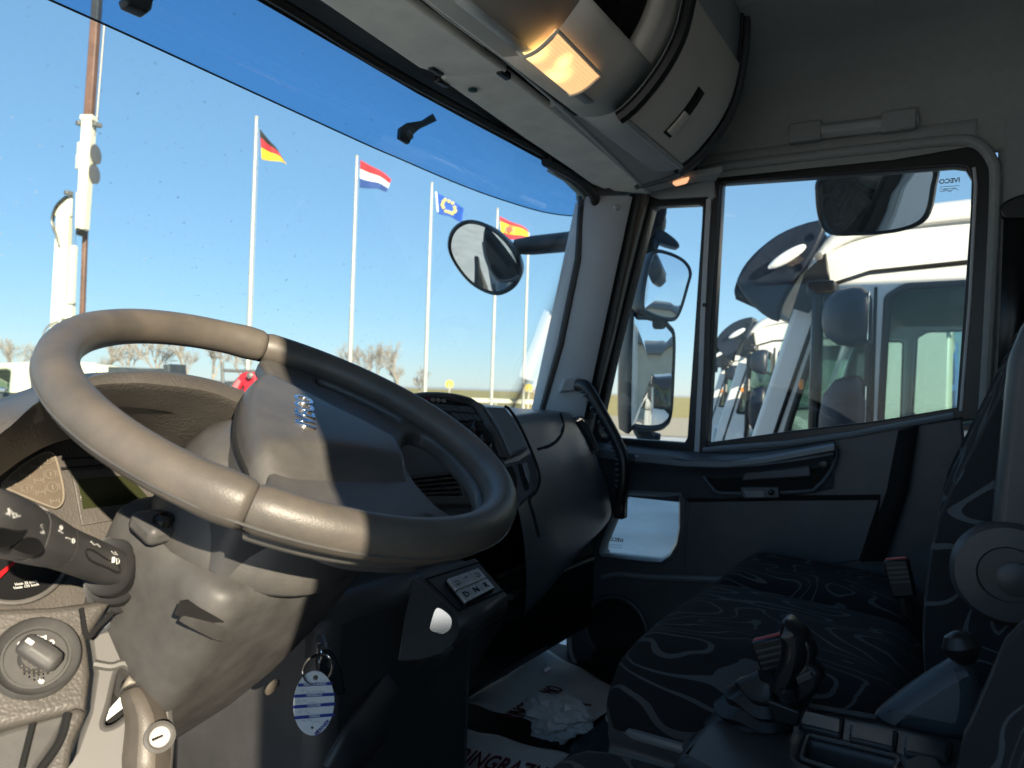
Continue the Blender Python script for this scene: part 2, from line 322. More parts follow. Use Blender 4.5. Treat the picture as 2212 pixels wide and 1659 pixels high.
# coat rail recessed over the door window
hd = thing('coat_rail', 'flat grey grab rail moulded into lining above passenger window', 'grab rail', X(1840, 270, 1.79))
hp_ = [X(1703, 293, 1.787), X(1780, 281, 1.782), X(1900, 268, 1.782), X(1985, 257, 1.787)]
MB().loft([[p+np.array((0, 0, .016)) for p in hp_], [p+np.array((-.012, 0, .006)) for p in hp_], [p+np.array((-.012, 0, -.008)) for p in hp_], [p+np.array((0, 0, -.018)) for p in hp_]], caps=True).build('rail', M['shelfdk'], hd, bevel=.003)
for a, b in ((hp_[0], hp_[1]), (hp_[2], hp_[3])):
    MB().box((a+b)/2+np.array((-.006, 0, -.001)), (.022, abs(a[1]-b[1])*.9, .044)).build('end_cap', M['sidefab'], hd, bevel=.004)
# windscreen header and A pillar
MB().box((.9, .778, 2.571), (1.74, .086, .10)).build('windscreen_header', M['doorp'], cab, bevel=.012)
MB().box((.9, .655, 2.562), (1.75, .17, .07)).build('header_channel', M['gap'], cab)
MB().box((.9, .80, 2.70), (1.84, .03, .30)).build('front_dome', M['headliner'], cab)
fr_ = [Y(-300, -470, .80), Y(560, 6, .802), Y(900, 200, .802), Y(1100, 306, .80), Y(1230, 378, .798), Y(1262, 400, .80), Y(1284, 425, .81), Y(1286, 460, .82)]
fr_ = [Y(*q, .80) for q in ((-300, -508), (572, -14), (778, 114), (900, 184), (1100, 292), (1230, 364))]+fr_[5:]
MB().tube(cr(fr_, 6), .008, 10).build('windscreen_seal', M['rubber'], cab)
fq = [(-300, -470), (200, -196), (560, 2), (778, 130), (900, 203), (1000, 258), (1100, 312), (1180, 356), (1236, 386)]
MB().loft([[Y(x, y-44, .824) for x, y in fq], [Y(x, y+2-.008*max(0, x-300), .826) for x, y in fq]]).build('frit_band', M['rubber'], cab, solid=.002)
MB().tube(cr([Y(1180, 348, .80), Y(1228, 374, .80), Y(1262, 398, .80), Y(1284, 424, .805), Y(1287, 462, .82)], 5), .013, 10).build('corner_seal', M['rubber'], cab)
plate('corner_filler', rnd([Y(*q, .80) for q in ((1235, 385), (1262, 404), (1284, 430), (1286, 446), (1330, 446), (1420, 420), (1405, 370), (1250, 340))], .1), (-.3, -1, -.4), .03, M['headliner'], cab, bevel=.004)
def strip(name, tops, bots, mt, dep, par, **k):       # a pillar moulding between two rails; dep = depth behind its face
    n = 9; A = [np.array(tops[0])*(1-t)+np.array(bots[0])*t for t in np.linspace(0, 1, n)]; B = [np.array(tops[1])*(1-t)+np.array(bots[1])*t for t in np.linspace(0, 1, n)]
    back = np.array(dep, float); rows = []
    for a, b in zip(A, B):
        w = b-a; rows.append([a+back, a, a+w*.08+np.array((-.004, -.004, 0)), a+w*.5+np.array((-.007, -.007, 0)), b-w*.08+np.array((-.004, -.004, 0)), b, b+back])
    return MB().loft(rows, caps=True).build(name, mt, par, smooth=50)
strip('pillar_trim', (X(1262, 425, 1.70), X(1366, 425, 1.73)), (X(1160, 900, 1.70), X(1262, 900, 1.73)), M['greytrim'], (.05, .05, 0), cab)
MB().tube([X(1258+ -0, 425, 1.705), X(1250, 560, 1.705), X(1212, 745, 1.705), X(1172, 890, 1.705)], .011, 8).build('pillar_seal', M['rubber'], cab)
strip('pillar_gap_seal', (X(1360, 420, 1.755), X(1384, 420, 1.755)), (X(1256, 905, 1.755), X(1282, 905, 1.755)), M['rubber'], (.05, .03, 0), cab)  # dark rubber seal strip beside the pillar trim
pt = X(1330, 449, 1.713)
MB().lathe(pt+np.array((-.006, -.006, 0)), (-1, -.9, .1), [(.0075, -.004), (.0075, .002), (.0055, .0035), (.002, .0035)], 20).build('trim_plug', M['greytrim'], cab)
# windscreen: raked, slightly curved pane
rows = []
for x in np.linspace(-.05, 1.80, 15):
    c = 1-((x-.875)/.925)**2; rows.append([(x, .815+.26*t+.03*c*(.4+.6*t)+.0*t, 2.52-.62*t) for t in np.linspace(0, 1, 6)])
MB().loft(rows).build('windscreen', M['winds'], cab, solid=.005, smooth=60)
# ================================================================ folded sun visors
def sunvisor(lab, poly, z, grp):
    t = thing('sun_visor', lab, 'sun visor', Z(*poly[0], z), grp)
    P = [Z(*q, z) for q in poly]
    plate('visor_pad', rnd(P, .10), (0, 0, -1), .014, M['visor'], t, bevel=.004)
    return t
va = sunvisor('folded grey sun visor at top, left of the seam under the roof shelf', [(300, -250), (560, -110), (700, -95), (880, 0), (1094, 156), (1085, 163), (955, 165), (945, 158), (906, 148), (700, 8)], 2.498, 'folded sun visors')
vb = sunvisor('folded grey sun visor with green dot, right half above windscreen corner', [(952, 172), (962, 163), (1094, 161), (1250, 282), (1406, 414), (1400, 421), (1311, 411), (1275, 396), (1232, 365), (1120, 290)], 2.498, 'folded sun visors')
c = Z(1021, 194, 2.496); MB().lathe(c, (0, 0, -1), [(.008, -.001), (.008, .002), (.004, .003)], 18).build('green_plug', mat('green_plug', (.01, .05, .03), .4), vb)
for q in ((1088, 159), (955, 176), (1316, 408), (942, 150)):
    MB().box(Z(*q, 2.50), (.03, .012, .012)).build('visor_clip', M['black'], vb, bevel=.003)
# ================================================================ overhead shelf
sh = thing('overhead_shelf', 'grey plastic roof shelf over windscreen with storage door and open compartment', 'roof shelf', (1., .5, 2.48))
PF = cr([(0, .592, 2.520), (0, .588, 2.484), (0, .575, 2.478), (0, .535, 2.476), (0, .508, 2.487), (0, .478, 2.512), (0, .447, 2.548), (0, .424, 2.588), (0, .412, 2.63), (0, .402, 2.70), (0, .40, 2.77)], 4)
nPF = len(PF); PFN = []
for i in range(nPF):
    t = PF[min(i+1, nPF-1)]-PF[max(i-1, 0)]; q = np.array((0, t[2], -t[1])); q /= np.linalg.norm(q); PFN.append(q if (q[1] < 0 or q[2] < 0) else -q)
def prow(x, i, h=0.):                         # point on the shelf face profile (float index), h proud of it
    i = max(0, min(nPF-1.001, i)); k = int(i); f = i-k
    p = PF[k]*(1-f)+PF[k+1]*f+h*(PFN[k]*(1-f)+PFN[k+1]*f); return np.array((x, p[1], p[2]))
def band(name, x0, x1, i0, i1, mt, h=0., nx=4, par=sh, **k):
    return MB().loft([[prow(x, i, h) for i in np.linspace(i0, i1, max(3, int((i1-i0)*1.2)+2))] for x in np.linspace(x0, x1, nx)]).build(name, mt, par, smooth=60, **k)
def pidx(px, py):                             # where a sight line meets the profile
    best = None
    for i in np.arange(4, nPF-1, .1):
        p = prow(0, i); q = Y(px, py, p[1]); d = abs(q[2]-p[2])
        if best is None or d < best[0]: best = (d, i, q[0])
    return best[1], best[2]
xe = 1.52
band('shelf_body', .05, .90, 0, nPF-1, M['shelf'], solid=.02, off=-1)
def solve(q):
    b_ = min(((abs(Y(*q, prow(0, i, .01)[1])[2]-prow(0, i, .01)[2]), i) for i in np.arange(1, 34, .1)))[1]; return b_, Y(*q, prow(0, b_, .01)[1])[0]
io, xo = solve((1385, 110))                   # corner of the open compartment
band('shelf_body', .90, 1.165, 0, io, M['shelf'], solid=.02, off=-1)
band('shelf_body', xo, 1.165, io, nPF-1, M['shelf'], solid=.02, off=-1)
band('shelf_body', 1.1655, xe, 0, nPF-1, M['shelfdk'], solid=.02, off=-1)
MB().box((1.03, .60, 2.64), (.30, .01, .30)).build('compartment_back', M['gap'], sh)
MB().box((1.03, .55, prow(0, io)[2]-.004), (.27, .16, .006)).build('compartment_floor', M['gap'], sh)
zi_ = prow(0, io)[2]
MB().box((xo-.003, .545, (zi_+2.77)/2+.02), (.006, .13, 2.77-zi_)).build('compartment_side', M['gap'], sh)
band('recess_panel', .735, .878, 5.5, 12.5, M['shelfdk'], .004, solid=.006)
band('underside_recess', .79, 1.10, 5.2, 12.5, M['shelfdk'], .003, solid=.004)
# storage door with latch
i0, xa = pidx(1338, 240); i1, xb = pidx(1471, 25)
i0 = 14.5; i1 = min(nPF-3, 34)
dr = band('storage_door', 1.195, 1.485, i0+.6, i1, M['shelf'], .010, nx=6, solid=.008, bevel=.002)
def path(x, a, b, h=.008): return [prow(x, i, h) for i in np.linspace(a, b, 16)]
MB().tube(path(1.178, i0-.6, nPF-1, .008), .013, 8).build('door_seal', M['rubber'], sh)
MB().tube(path(1.495, i0-.6, nPF-1, .002), .0035, 8).build('door_seal', M['rubber'], sh)
MB().tube([prow(x, i0-.2, .008) for x in np.linspace(1.178, 1.495, 6)], .006, 8).build('lower_lip', M['shelfdk'], sh)
il, xl = pidx(1470, 243)
lat = MB()
lat.loft([[prow(x, i, .0115) for i in np.linspace(il-4.2, il+4.2, 6)] for x in (xl-.017, xl+.017)]).build('latch_recess', M['gap'], sh, solid=.003)
MB().loft([[prow(x, i, .0165) for i in np.linspace(il-3.6, il+.4, 5)] for x in (xl-.014, xl+.014)]).build('latch', M['shelf'], sh, solid=.006, bevel=.0015)
# right-hand end cap with speaker grille and lower fabric panel running to the side wall
ec = []
for k, x in enumerate(np.linspace(1.505, 1.66, 7)):
    t = k/6; ec.append([prow(x, i, .004)+np.array((0, .16*t**2.2, .02*t)) for i in np.linspace(13, nPF-1, 14)])
gm = mat('speaker_grille', (.05, .055, .06), .7, grain=1., gscale=350)
MB().loft(ec).build('speaker_grille', gm, sh, smooth=60, solid=.01)
uq = [(1188, 232), (1215, 222), (1330, 262), (1475, 385), (1560, 372), (1545, 392), (1490, 396), (1400, 417)]
plate('fabric_panel', [Z(*q, 2.492) for q in uq], (0, 0, -1), .015, M['sidefab'], sh, bevel=.003)
MB().tube([Z(*q, 2.495) for q in [(880, -40), (968, 32), (1085, 118), (1188, 205), (1300, 312), (1402, 414)]], .006, 8).build('front_rail', M['shelfdk'], sh)
# lit reading lamp
lamp = thing('reading_lamp', 'lit roof lamp with ribbed amber lens under the shelf', 'roof lamp', prow(.965, 8, .01))
lm = bpy.data.materials.new('lit_lens'); lm.use_nodes = True; t = lm.node_tree; N = t.nodes; L = t.links; b = N['Principled BSDF']
b.inputs['Base Color'].default_value = (.8, .6, .4, 1); b.inputs['Roughness'].default_value = .25
tc = N.new('ShaderNodeTexCoord'); acc = None
hots = [(Z(864.1+.2344*1230, .2344*480, 2.472), .016), (Z(864.1+.2344*1440, .2344*670, 2.472), .017), (Z(864.1+.2344*1520, .2344*590, 2.472), .011)]
for hpnt, rad in hots:
    o = np.array(hpnt)-np.array(lamp.location)
    ds = N.new('ShaderNodeVectorMath'); ds.operation = 'DISTANCE'; ds.inputs[1].default_value = tuple(o); L.new(tc.outputs['Object'], ds.inputs[0])
    mr = N.new('ShaderNodeMapRange'); mr.interpolation_type = 'SMOOTHERSTEP'; mr.inputs[1].default_value = 0; mr.inputs[2].default_value = rad*2.2; mr.inputs[3].default_value = 1; mr.inputs[4].default_value = 0; L.new(ds.outputs['Value'], mr.inputs[0])
    if acc is None: acc = mr.outputs[0]
    else:
        ad = N.new('ShaderNodeMath'); ad.operation = 'ADD'; L.new(acc, ad.inputs[0]); L.new(mr.outputs[0], ad.inputs[1]); acc = ad.outputs[0]
wv = N.new('ShaderNodeTexWave'); wv.bands_direction = 'Y'; wv.inputs['Scale'].default_value = 70; L.new(tc.outputs['Object'], wv.inputs[0])
ma = N.new('ShaderNodeMath'); ma.operation = 'MULTIPLY_ADD'; ma.inputs[1].default_value = .30; ma.inputs[2].default_value = .27; L.new(acc, ma.inputs[0])
mw = N.new('ShaderNodeMath'); mw.operation = 'MULTIPLY_ADD'; mw.inputs[1].default_value = .05; L.new(wv.outputs[1], mw.inputs[0]); L.new(ma.outputs[0], mw.inputs[2])
mc = N.new('ShaderNodeMix'); mc.data_type = 'RGBA'; mc.inputs[6].default_value = (.95, .52, .22, 1); mc.inputs[7].default_value = (1., .66, .22, 1); L.new(acc, mc.inputs[0])
L.new(mc.outputs[2], b.inputs['Emission Color']); L.new(mw.outputs[0], b.inputs['Emission Strength'])
bp = N.new('ShaderNodeBump'); bp.inputs['Strength'].default_value = .5; bp.inputs['Distance'].default_value = .001; L.new(wv.outputs[1], bp.inputs['Height']); L.new(bp.outputs[0], b.inputs['Normal'])
lens = []
cor = dict(fl=(1080, 108), fr=(1187, 199), rr=(1298, 162), rl=(1205, 67))
ia, xla = pidx(*cor['fl']); ib, xra = pidx(*cor['fr']); ic, xrb = pidx(*cor['rr']); idd, xlb = pidx(*cor['rl'])
(ia, xla), (ib, xra), (ic, xrb), (idd, xlb) = [solve(cor[k]) for k in ('fl', 'fr', 'rr', 'rl')]
print('LENS', ia, xla, ib, xra, ic, xrb, idd, xlb)
for s_ in np.linspace(0, 1, 8):
    row = []
    for t_ in np.linspace(0, 1, 12):
        i = (ia*(1-s_)+ib*s_)*(1-t_)+(idd*(1-s_)+ic*s_)*t_; xx = (xla*(1-s_)+xra*s_)*(1-t_)+(xlb*(1-s_)+xrb*s_)*t_
        row.append(prow(xx, i, .010))
    lens.append(row)
MB().loft(lens).build('lens', lm, lamp, smooth=60, solid=.006, bevel=.002)
MB().tube([r_ for r_ in lens[0]]+[q[-1] for q in lens[1:]]+lens[-1][::-1][1:]+[q[0] for q in lens[::-1]][1:-1], .003, 6, closed=True).build('lens_rim', M['shelf'], lamp)
# glowing plate added to paint a glint by the pillar corner, no lamp
small = thing('corner_glint', 'small amber glow painted as a glint above windscreen pillar corner', 'painted glint', Z(1472, 395, 2.485))
plate('lens', rnd([Z(*q, 2.484) for q in [(1452, 398), (1490, 386), (1484, 397), (1460, 403)]], .25), (0, 0, -1), .006, emis('glint_glow', (.95, .45, .22), .3), small, bevel=.002)
# ================================================================ passenger door
XD = 1.80
door = thing('passenger_door', 'dark passenger door with large window, quarter window and low kerb pane', 'door', X(1700, 1480, XD))
mainw = [(1560, 396), (1700, 386), (1900, 371), (2060, 359), (2086, 362), (2099, 384), (2096, 470), (2066, 880), (1900, 908), (1700, 932), (1528, 956), (1540, 760)]
vent = [(1409, 452), (1420, 445), (1508, 441), (1517, 446), (1516, 475), (1484, 945), (1478, 956), (1300, 944), (1295, 930), (1299, 900), (1330, 760)]
outer = [(1392, 420), (1540, 384), (1750, 362), (1930, 344), (2090, 316), (2140, 330), (2156, 380), (2150, 620), (2122, 905), (2050, 915), (1700, 960), (1530, 985), (1280, 975), (1276, 930), (1330, 690)]
fo = [X(*q, XD) for q in outer]; n_ = (-1, 0, 0)
plate('window_frame', fo, n_, .035, M['black'], door, bevel=.004, holes=[[X(*q, XD) for q in mainw], [X(*q, XD) for q in vent]])
gx = XD+.022
def pane(name, poly, x, mt, grow=6):
    P = np.array(poly, float); c = P.mean(0); P = c+(P-c)*(1+grow/100.)
    return plate(name, [X(*q, x) for q in P], n_, .004, mt, door, bevel=.0005)
g1 = pane('main_pane', mainw, gx, M['glasswall']); pane('quarter_pane', vent, gx, M['glasswall'])
def bar(name, pts, w, mt, par, th=.012):
    MB().loft([[p+np.array((0, w, 0)), p+np.array((-th, w*.8, 0)), p+np.array((-th, -w*.8, 0)), p+np.array((0, -w, 0))] for p in pts], caps=True).build(name, mt, par, smooth=50)
bar('divider_bar', [X(1534, 432, XD), X(1527, 560, XD), X(1520, 700, XD), X(1517, 800, XD), X(1508, 975, XD)], .0075, M['greytrim'], door)
bar('divider_seal', [X(1551, 392, XD), X(1530, 700, XD), X(1520, 980, XD)], .008, M['rubber'], door, .008)
MB().lathe(X(1522, 659, XD-.012), (-1, 0, 0), [(.005, 0), (.005, .003), (.002, .004)], 14).build('screw', M['black'], door)
bar('pillar_edge', [X(1396, 412, 1.79), X(1350, 590, 1.79), X(1315, 740, 1.79), X(1286, 850, 1.79), X(1268, 945, 1.79)], .014, M['tan'], door, .012)
MB().tube([X(2104, 362, XD-.002), X(2108, 400, XD-.002), X(2096, 640, XD-.002), X(2076, 888, XD-.002)], .0035, 6).build('pane_edge', M['greytrim'], door)
plate('corner_trim', [X(*q, XD-.008) for q in [(1398, 421), (1410, 404), (1478, 400), (1546, 386), (1549, 428), (1532, 434), (1528, 424), (1424, 430)]], n_, .012, M['shelfdk'], door, bevel=.003)
# printed maker's mark on the panes (read from outside, so mirrored here)
c = X(2051, 391, gx-.003); text('pane_print', 'IVECO', c, (0, -1, .0), (0, .05, 1), .0135, M['ink'], door, mirror=True, bev=.0004)
for k in range(3):
    a = X(2030, 404+k*5, gx-.003); b_ = X(2072-8*k, 401+k*5, gx-.003); q = MB(); ribbon(q, [a, b_], n_, .0010); q.build('pane_print', M['ink'], door)
q = MB(); ribbon(q, cr([X(2034, 414, gx-.003), X(2044, 409, gx-.003), X(2052, 414, gx-.003), X(2062, 407, gx-.003), X(2070, 411, gx-.003)], 4), n_, .0010); q.build('pane_print', M['ink'], door)
# lower door
kerb = [(1352, 1070), (1466, 1076), (1466, 1140), (1460, 1172), (1447, 1194), (1428, 1207), (1400, 1206), (1308, 1196), (1304, 1188), (1306, 1176), (1330, 1118)]
lower = [(1255, 968), (1520, 975), (1700, 958), (2080, 900), (2088, 1000), (2060, 1180), (2030, 1330), (1960, 1480), (1800, 1560), (1450, 1640), (1300, 1600), (1225, 1480), (1222, 1340), (1228, 1180)]
XL = 1.792
plate('door_panel', [X(*q, XL) for q in lower], n_, .03, M['doorp'], door, bevel=.006, holes=[[X(*q, XL) for q in kerb]])
P = np.array(kerb, float); c0 = P.mean(0)
kf = [X(*(c0+(q-c0)*1.0), XL-.004) for q in P]; ko = [X(*(c0+(q-c0)*np.array((1.16, 1.22))), XL-.004) for q in P]
MB().loft([ko, [a*.5+b*.5+np.array((-.012, 0, 0)) for a, b in zip(ko, kf)], kf, [p+np.array((.03, 0, 0)) for p in kf]], cu=True).build('kerb_pane_frame', M['doorhi'], door, smooth=50)
plate('kerb_pane', [X(*(c0+(q-c0)*1.08), gx) for q in P], n_, .004, M['glasswall'], door, bevel=.0005)
c = X(1331, 1166, gx-.003); text('pane_print', 'IVECO', c, (0, -1, 0), (0, .03, 1), .014, M['black'], door, mirror=True, bev=.0003)
for k in range(2):
    q = MB(); ribbon(q, [X(1316, 1176+k*5, gx-.003), X(1344, 1178+k*5, gx-.003)], n_, .001); q.build('pane_print', M['ink'], door)
# outer door skin below the belt
plate('outer_skin', [X(*(np.array(q)*1.0), 1.845) for q in lower], n_, .01, M['white'], door, bevel=.002, holes=[[X(*(c0+(q-c0)*1.05), 1.845) for q in P]])
# belt ledge / armrest
cols = [1262, 1330, 1400, 1480, 1560, 1640, 1720, 1800]; topy = [950, 958, 966, 974, 976, 972, 962, 948]
rows = []
for cx_, ty in zip(cols, topy):
    f = math.sin(math.pi*min(1, max(.12, (cx_-1250)/560))); rows.append([X(cx_, ty, XD-.002), X(cx_, ty+8, XD-.03-.01*f), X(cx_, ty+18, XD-.045-.02*f), X(cx_, ty+34, XD-.048-.02*f), X(cx_, ty+46, XD-.03-.01*f), X(cx_, ty+60, XD-.022), X(cx_, ty+98, XD-.02), X(cx_, ty+112, XL+.004)])
MB().loft(rows, caps=True).build('armrest', M['doorp'], door, smooth=50)
lh = [(1372, 982), (1480, 992), (1570, 994), (1650, 986), (1802, 958)]
MB().loft([[X(x, y, XD-.058), X(x, y+5, XD-.068), X(x, y+14, XD-.068), X(x, y+18, XD-.056)] for x, y in lh], caps=True).build('ledge_strip', M['doorhi'], door, smooth=50)  # pale tone paints the highlight along the ledge
sw = [(1376, 978), (1460, 984), (1472, 991), (1380, 990)]
plate('switch_cover', [X(*q, XD-.071) for q in sw], n_, .004, M['doorhi'], door, bevel=.001)
rl = [(1845, 945), (1960, 922), (2060, 900), (2086, 888)]
MB().tube([X(*q, XD-.012) for q in [(1520, 972), (1700, 958), (1845, 938), (1960, 916), (2060, 898)]], .007, 8).build('belt_seal', M['doorhi'], door)
# handle pocket and inner handle
pk = [(1518, 1022), (1535, 1003), (1660, 1004), (1760, 985), (1802, 972), (1806, 990), (1792, 1022), (1765, 1052), (1735, 1062), (1570, 1066), (1540, 1055)]
plate('handle_pocket', cr([X(*q, XD-.026) for q in pk], 3, True), n_, .004, M['gap'], door, bevel=.001)
MB().tube(cr([X(*q, XD-.026) for q in pk], 4, True), .005, 8, closed=True).build('pocket_rim', M['doorp'], door)
plate('inner_handle', rnd([X(*q, XD-.036) for q in [(1610, 1018), (1700, 1012), (1750, 1005), (1752, 1030), (1600, 1040)]], .2), n_, .012, M['doorp'], door, bevel=.004)
MB().lathe(X(1778, 1003, XD-.030), (-1, 0, 0), [(.009, 0), (.009, .004), (.004, .005)], 18).build('lock_knob', M['black'], door)
plate('catch', rnd([X(*q, XD-.04) for q in [(1598, 1052), (1682, 1052), (1684, 1076), (1606, 1078)]], .15), n_, .02, M['doorp'], door, bevel=.003)
plate('catch_slot', [X(*q, XD-.0405) for q in [(1606, 1060), (1650, 1060), (1650, 1074), (1612, 1074)]], n_, .002, M['doorhi'], door, bevel=.0005)
MB().lathe(X(1667, 1063, XD-.038), (-1, 0, 0), [(.007, 0), (.006, .01), (.003, .012)], 12).build('catch_knob', M['black'], door)
# inset lower panel and door edge
inset = [(1487, 1078), (1900, 1074), (1892, 1120), (1862, 1210), (1500, 1260), (1478, 1225)]
MB().tube([X(*q, XL-.004) for q in [(1487, 1079), (1700, 1076), (1900, 1074), (1890, 1125), (1862, 1212)]], .006, 8).build('panel_moulding', M['gap'], door)
plate('inset_panel', [X(*q, XL-.003) for q in inset], n_, .006, M['doorp'], door, bevel=.003)
MB().tube(cr([X(*q, XL-.006) for q in [(1300, 1246), (1335, 1240), (1400, 1246), (1480, 1249), (1560, 1252)]], 4), .008, 8).build('pocket_edge', M['doorhi'], door)
sp = circ(X(1330, 1360, XL-.004), (0, 1, 0), (0, 0, 1), .085, 36)
MB().tube(sp[:-1], .006, 8, closed=True).build('speaker_ring', M['doorp'], door)
plate('speaker_cover', sp[:-1], n_, .006, M['black'], door, bevel=.002)
# body-side door seal (bright sill lip) at the foot of the door opening
sl = [(1234, 1316), (1231, 1350), (1231, 1395), (1236, 1420), (1250, 1442), (1280, 1464), (1330, 1488), (1400, 1512)]
dsl = MB().tube(cr([X(*q, 1.775) for q in sl], 5), .006, 8).build('door_aperture_lip', M['greytrim'], cab)
MB().box((1.79, .36, 1.30), (.05, .9, .05)).build('door_sill', M['floor'], cab, bevel=.01)
# ================================================================ grab handle on the pillar
gh = thing('grab_handle', 'black ribbed grab handle running from pale pillar mount to dashboard end', 'grab handle', X(1215, 845, 1.69))
gp = cr([X(1248, 832, 1.70), X(1268, 838, 1.685), X(1298, 890, 1.68), X(1330, 950, 1.68), X(1345, 990, 1.675), X(1346, 1040, 1.675), X(1338, 1088, 1.68)], 8)
gb = MB(); rows = []
for i, p in enumerate(gp):
    t = gp[min(i+1, len(gp)-1)]-gp[max(i-1, 0)]; t /= np.linalg.norm(t); a = np.cross(t, (-1, 0, 0)); a /= np.linalg.norm(a); b_ = np.cross(t, a); w = .019
    rows.append([p+w*a*math.cos(k*math.pi/5)*.85+w*b_*math.sin(k*math.pi/5)*.75 for k in range(10)])
gb.loft(rows, cu=True, caps=True); gb.build('grip', M['black'], gh, smooth=60)
rb = MB()
for i in range(8, len(gp)-6, 2):
    p = gp[i]; t = gp[i+1]-gp[i-1]; t /= np.linalg.norm(t); side = np.cross(t, (-1, 0, 0)); side /= np.linalg.norm(side)
    if (RT@side) > 0: side = -side
    rb.box(p+side*.012+np.array((-.008, 0, 0)), (.008, .011, .005), (np.array((-1., 0, 0)), side, t))
rb.build('grip_rib', M['doorp'], gh, bevel=.001)
mt_ = [X(1216, 818, 1.70), X(1256, 812, 1.70), X(1262, 844, 1.70), X(1204, 848, 1.70)]
plate('upper_mount', rnd(mt_, .2), (-.8, -.6, 0), .03, M['greytrim'], gh, bevel=.006)
MB().box(X(1340, 1098, 1.69), (.03, .03, .05)).build('lower_mount', M['black'], gh, bevel=.006)
# ================================================================ dashboard
dash = thing('dashboard', 'dark moulded dashboard spanning the cab with hooded instruments and centre controls', 'dashboard', (1.2, .9, 1.28))
# passenger side: one moulded skin lofted along the cab
end = [(1.10, 1.955), (.96, 1.948), (.868, 1.946), (.842, 1.937), (.815, 1.900), (.777, 1.837), (.748, 1.772), (.733, 1.721), (.731, 1.692), (.752, 1.672), (.80, 1.655), (.95, 1.62)]
def dshift(x):                               # the face comes forward towards the centre of the cab
    t = max(0, min(1, (1.72-x)/.45)); return -.045*t**1.5
rows = []
for x in (1.20, 1.235, 1.28, 1.36, 1.45, 1.55, 1.64, 1.69, 1.715, 1.727):
    e = max(0, (x-1.66)/.067); rows.append([np.array((x, y+dshift(x)*(1 if z < 1.945 else .6)+.018*e*e, z-.014*e*e*(z > 1.9)-(.10*(1.72-x)/.5 if z < 1.70 else (.055*(1.72-x)/.5*(1.80-z)/.1 if z < 1.80 else 0)))) for y, z in end])
pd = MB().loft([cr(r_, 5) for r_ in rows]); pd.add([tuple(p) for p in cr(rows[-1], 5)], [tuple(range(len(cr(rows[-1], 5))))]); pd.build('passenger_skin', M['dashp'], dash, smooth=50)
def dz(px, py, off=0.):                      # pixel to the passenger skin (numerically)
    best = None
    for r_x in np.linspace(1.2, 1.727, 90):
        P = X(px, py, r_x)
        ys = np.interp(-P[2], [-z for _, z in end[2:9]], [y for y, _ in end[2:9]])+dshift(r_x)
        d = abs(ys-P[1])
        if best is None or d < best[0]: best = (d, P)
    p = best[1].copy(); v = EYE-p; return p+v/np.linalg.norm(v)*off
# airbag cover groove and side defroster slot
gv = cr([s2(1108, 372), s2(1120, 420), s2(1128, 470), s2(1100, 540), s2(1040, 590), s2(950, 620)], 5)
MB().tube([dz(*q, .000) for q in gv], .0042, 6).build('cover_groove', M['gap'], dash)
MB().loft([[dz(*q, .004) for q in (s2(1215, 430), s2(1262, 408))], [dz(*q, .004) for q in (s2(1280, 520), s2(1315, 500))], [dz(*q, .004) for q in (s2(1325, 632), s2(1362, 615))]]).build('side_defroster', M['gap'], dash, solid=.004)
MB().tube(cr([dz(*s2(*q), .003) for q in ((1200, 400), (1265, 400), (1320, 500), (1368, 618), (1328, 640))], 3), .0025, 6).build('defroster_rim', M['smooth'], dash)
plate('warning_sticker', rnd([dz(*s2(*q), .002) for q in ((1192, 395), (1232, 395), (1236, 418), (1200, 420))], .15), (-.6, -.6, .5), .0015, M['doorhi'], dash, bevel=.0004)
# under-dash structure and open tray below the passenger skin
MB().box((1.30, 1.02, 1.60), (1.05, .40, .46)).build('heater_box', M['black'], dash, bevel=.03)
MB().loft([[s_ for s_ in (Y(*s2(680, 1490), .74), Y(*s2(1000, 1330), .80), Y(*s2(1370, 1110), .83))], [Y(*s2(760, 1640), .72), Y(*s2(1080, 1480), .76), Y(*s2(1340, 1330), .80)]]).build('tray_shade_sheet', M['gap'], dash, solid=.006)  # black sheet: shade inside the open tray put into its colour
MB().tube(cr([Y(*s2(760, 1640), .71), Y(*s2(900, 1570), .735), Y(*s2(1120, 1460), .76), Y(*s2(1330, 1375), .79)], 4), .006, 8).build('tray_lip', M['smooth'], dash)
MB().tube([Y(*s2(680, 1495), .72), Y(*s2(920, 1395), .75)], .004, 6).build('tray_lip', M['smooth'], dash)
# ---- centre console face
PC = Plane(X(1036, 875, 1.15), (-.32, -.78, .52))
cf = [s2(*q) for q in ((-420, 230), (60, 236), (330, 262), (470, 290), (550, 312), (640, 470), (735, 690), (760, 730), (740, 960), (560, 1250), (100, 1300), (-400, 1240))]
plate('centre_face', PC.many(cf, -.004), PC.n, .12, M['dashp'], dash, bevel=.008)
# rounded strip (hood edge) that separates the control block from the pad
MB().loft([[PC(s2(*q), h) for q, h in ((a, -.03), (a, .010), (b, .014), (c_, .008), (c_, -.03))] for a, b, c_ in (((380, 255), (420, 262), (560, 300)), ((470, 275), (510, 280), (585, 320)), ((540, 330), (560, 330), (625, 395)), ((600, 440), (625, 440), (690, 530)), ((655, 570), (685, 575), (755, 655)), ((690, 670), (715, 672), (775, 665)))]).build('control_frame', M['smooth'], dash, smooth=60)
hd_ = [s2(*q) for q in ((100, 262), (180, 252), (300, 254), (400, 268), (500, 300), (560, 370), (640, 520), (712, 668))]
MB().tube(cr(PC.many(hd_, .004), 4), .008, 8).build('console_hood', M['smooth'], dash)
plate('pad_panel', rnd(PC.many([s2(*q) for q in ((585, 318), (730, 322), (800, 420), (895, 608), (770, 660), (760, 640), (690, 480))], .012), .08), PC.n, .03, M['doorhi'], dash, bevel=.005)  # sky reflection on the pad painted as a paler colour
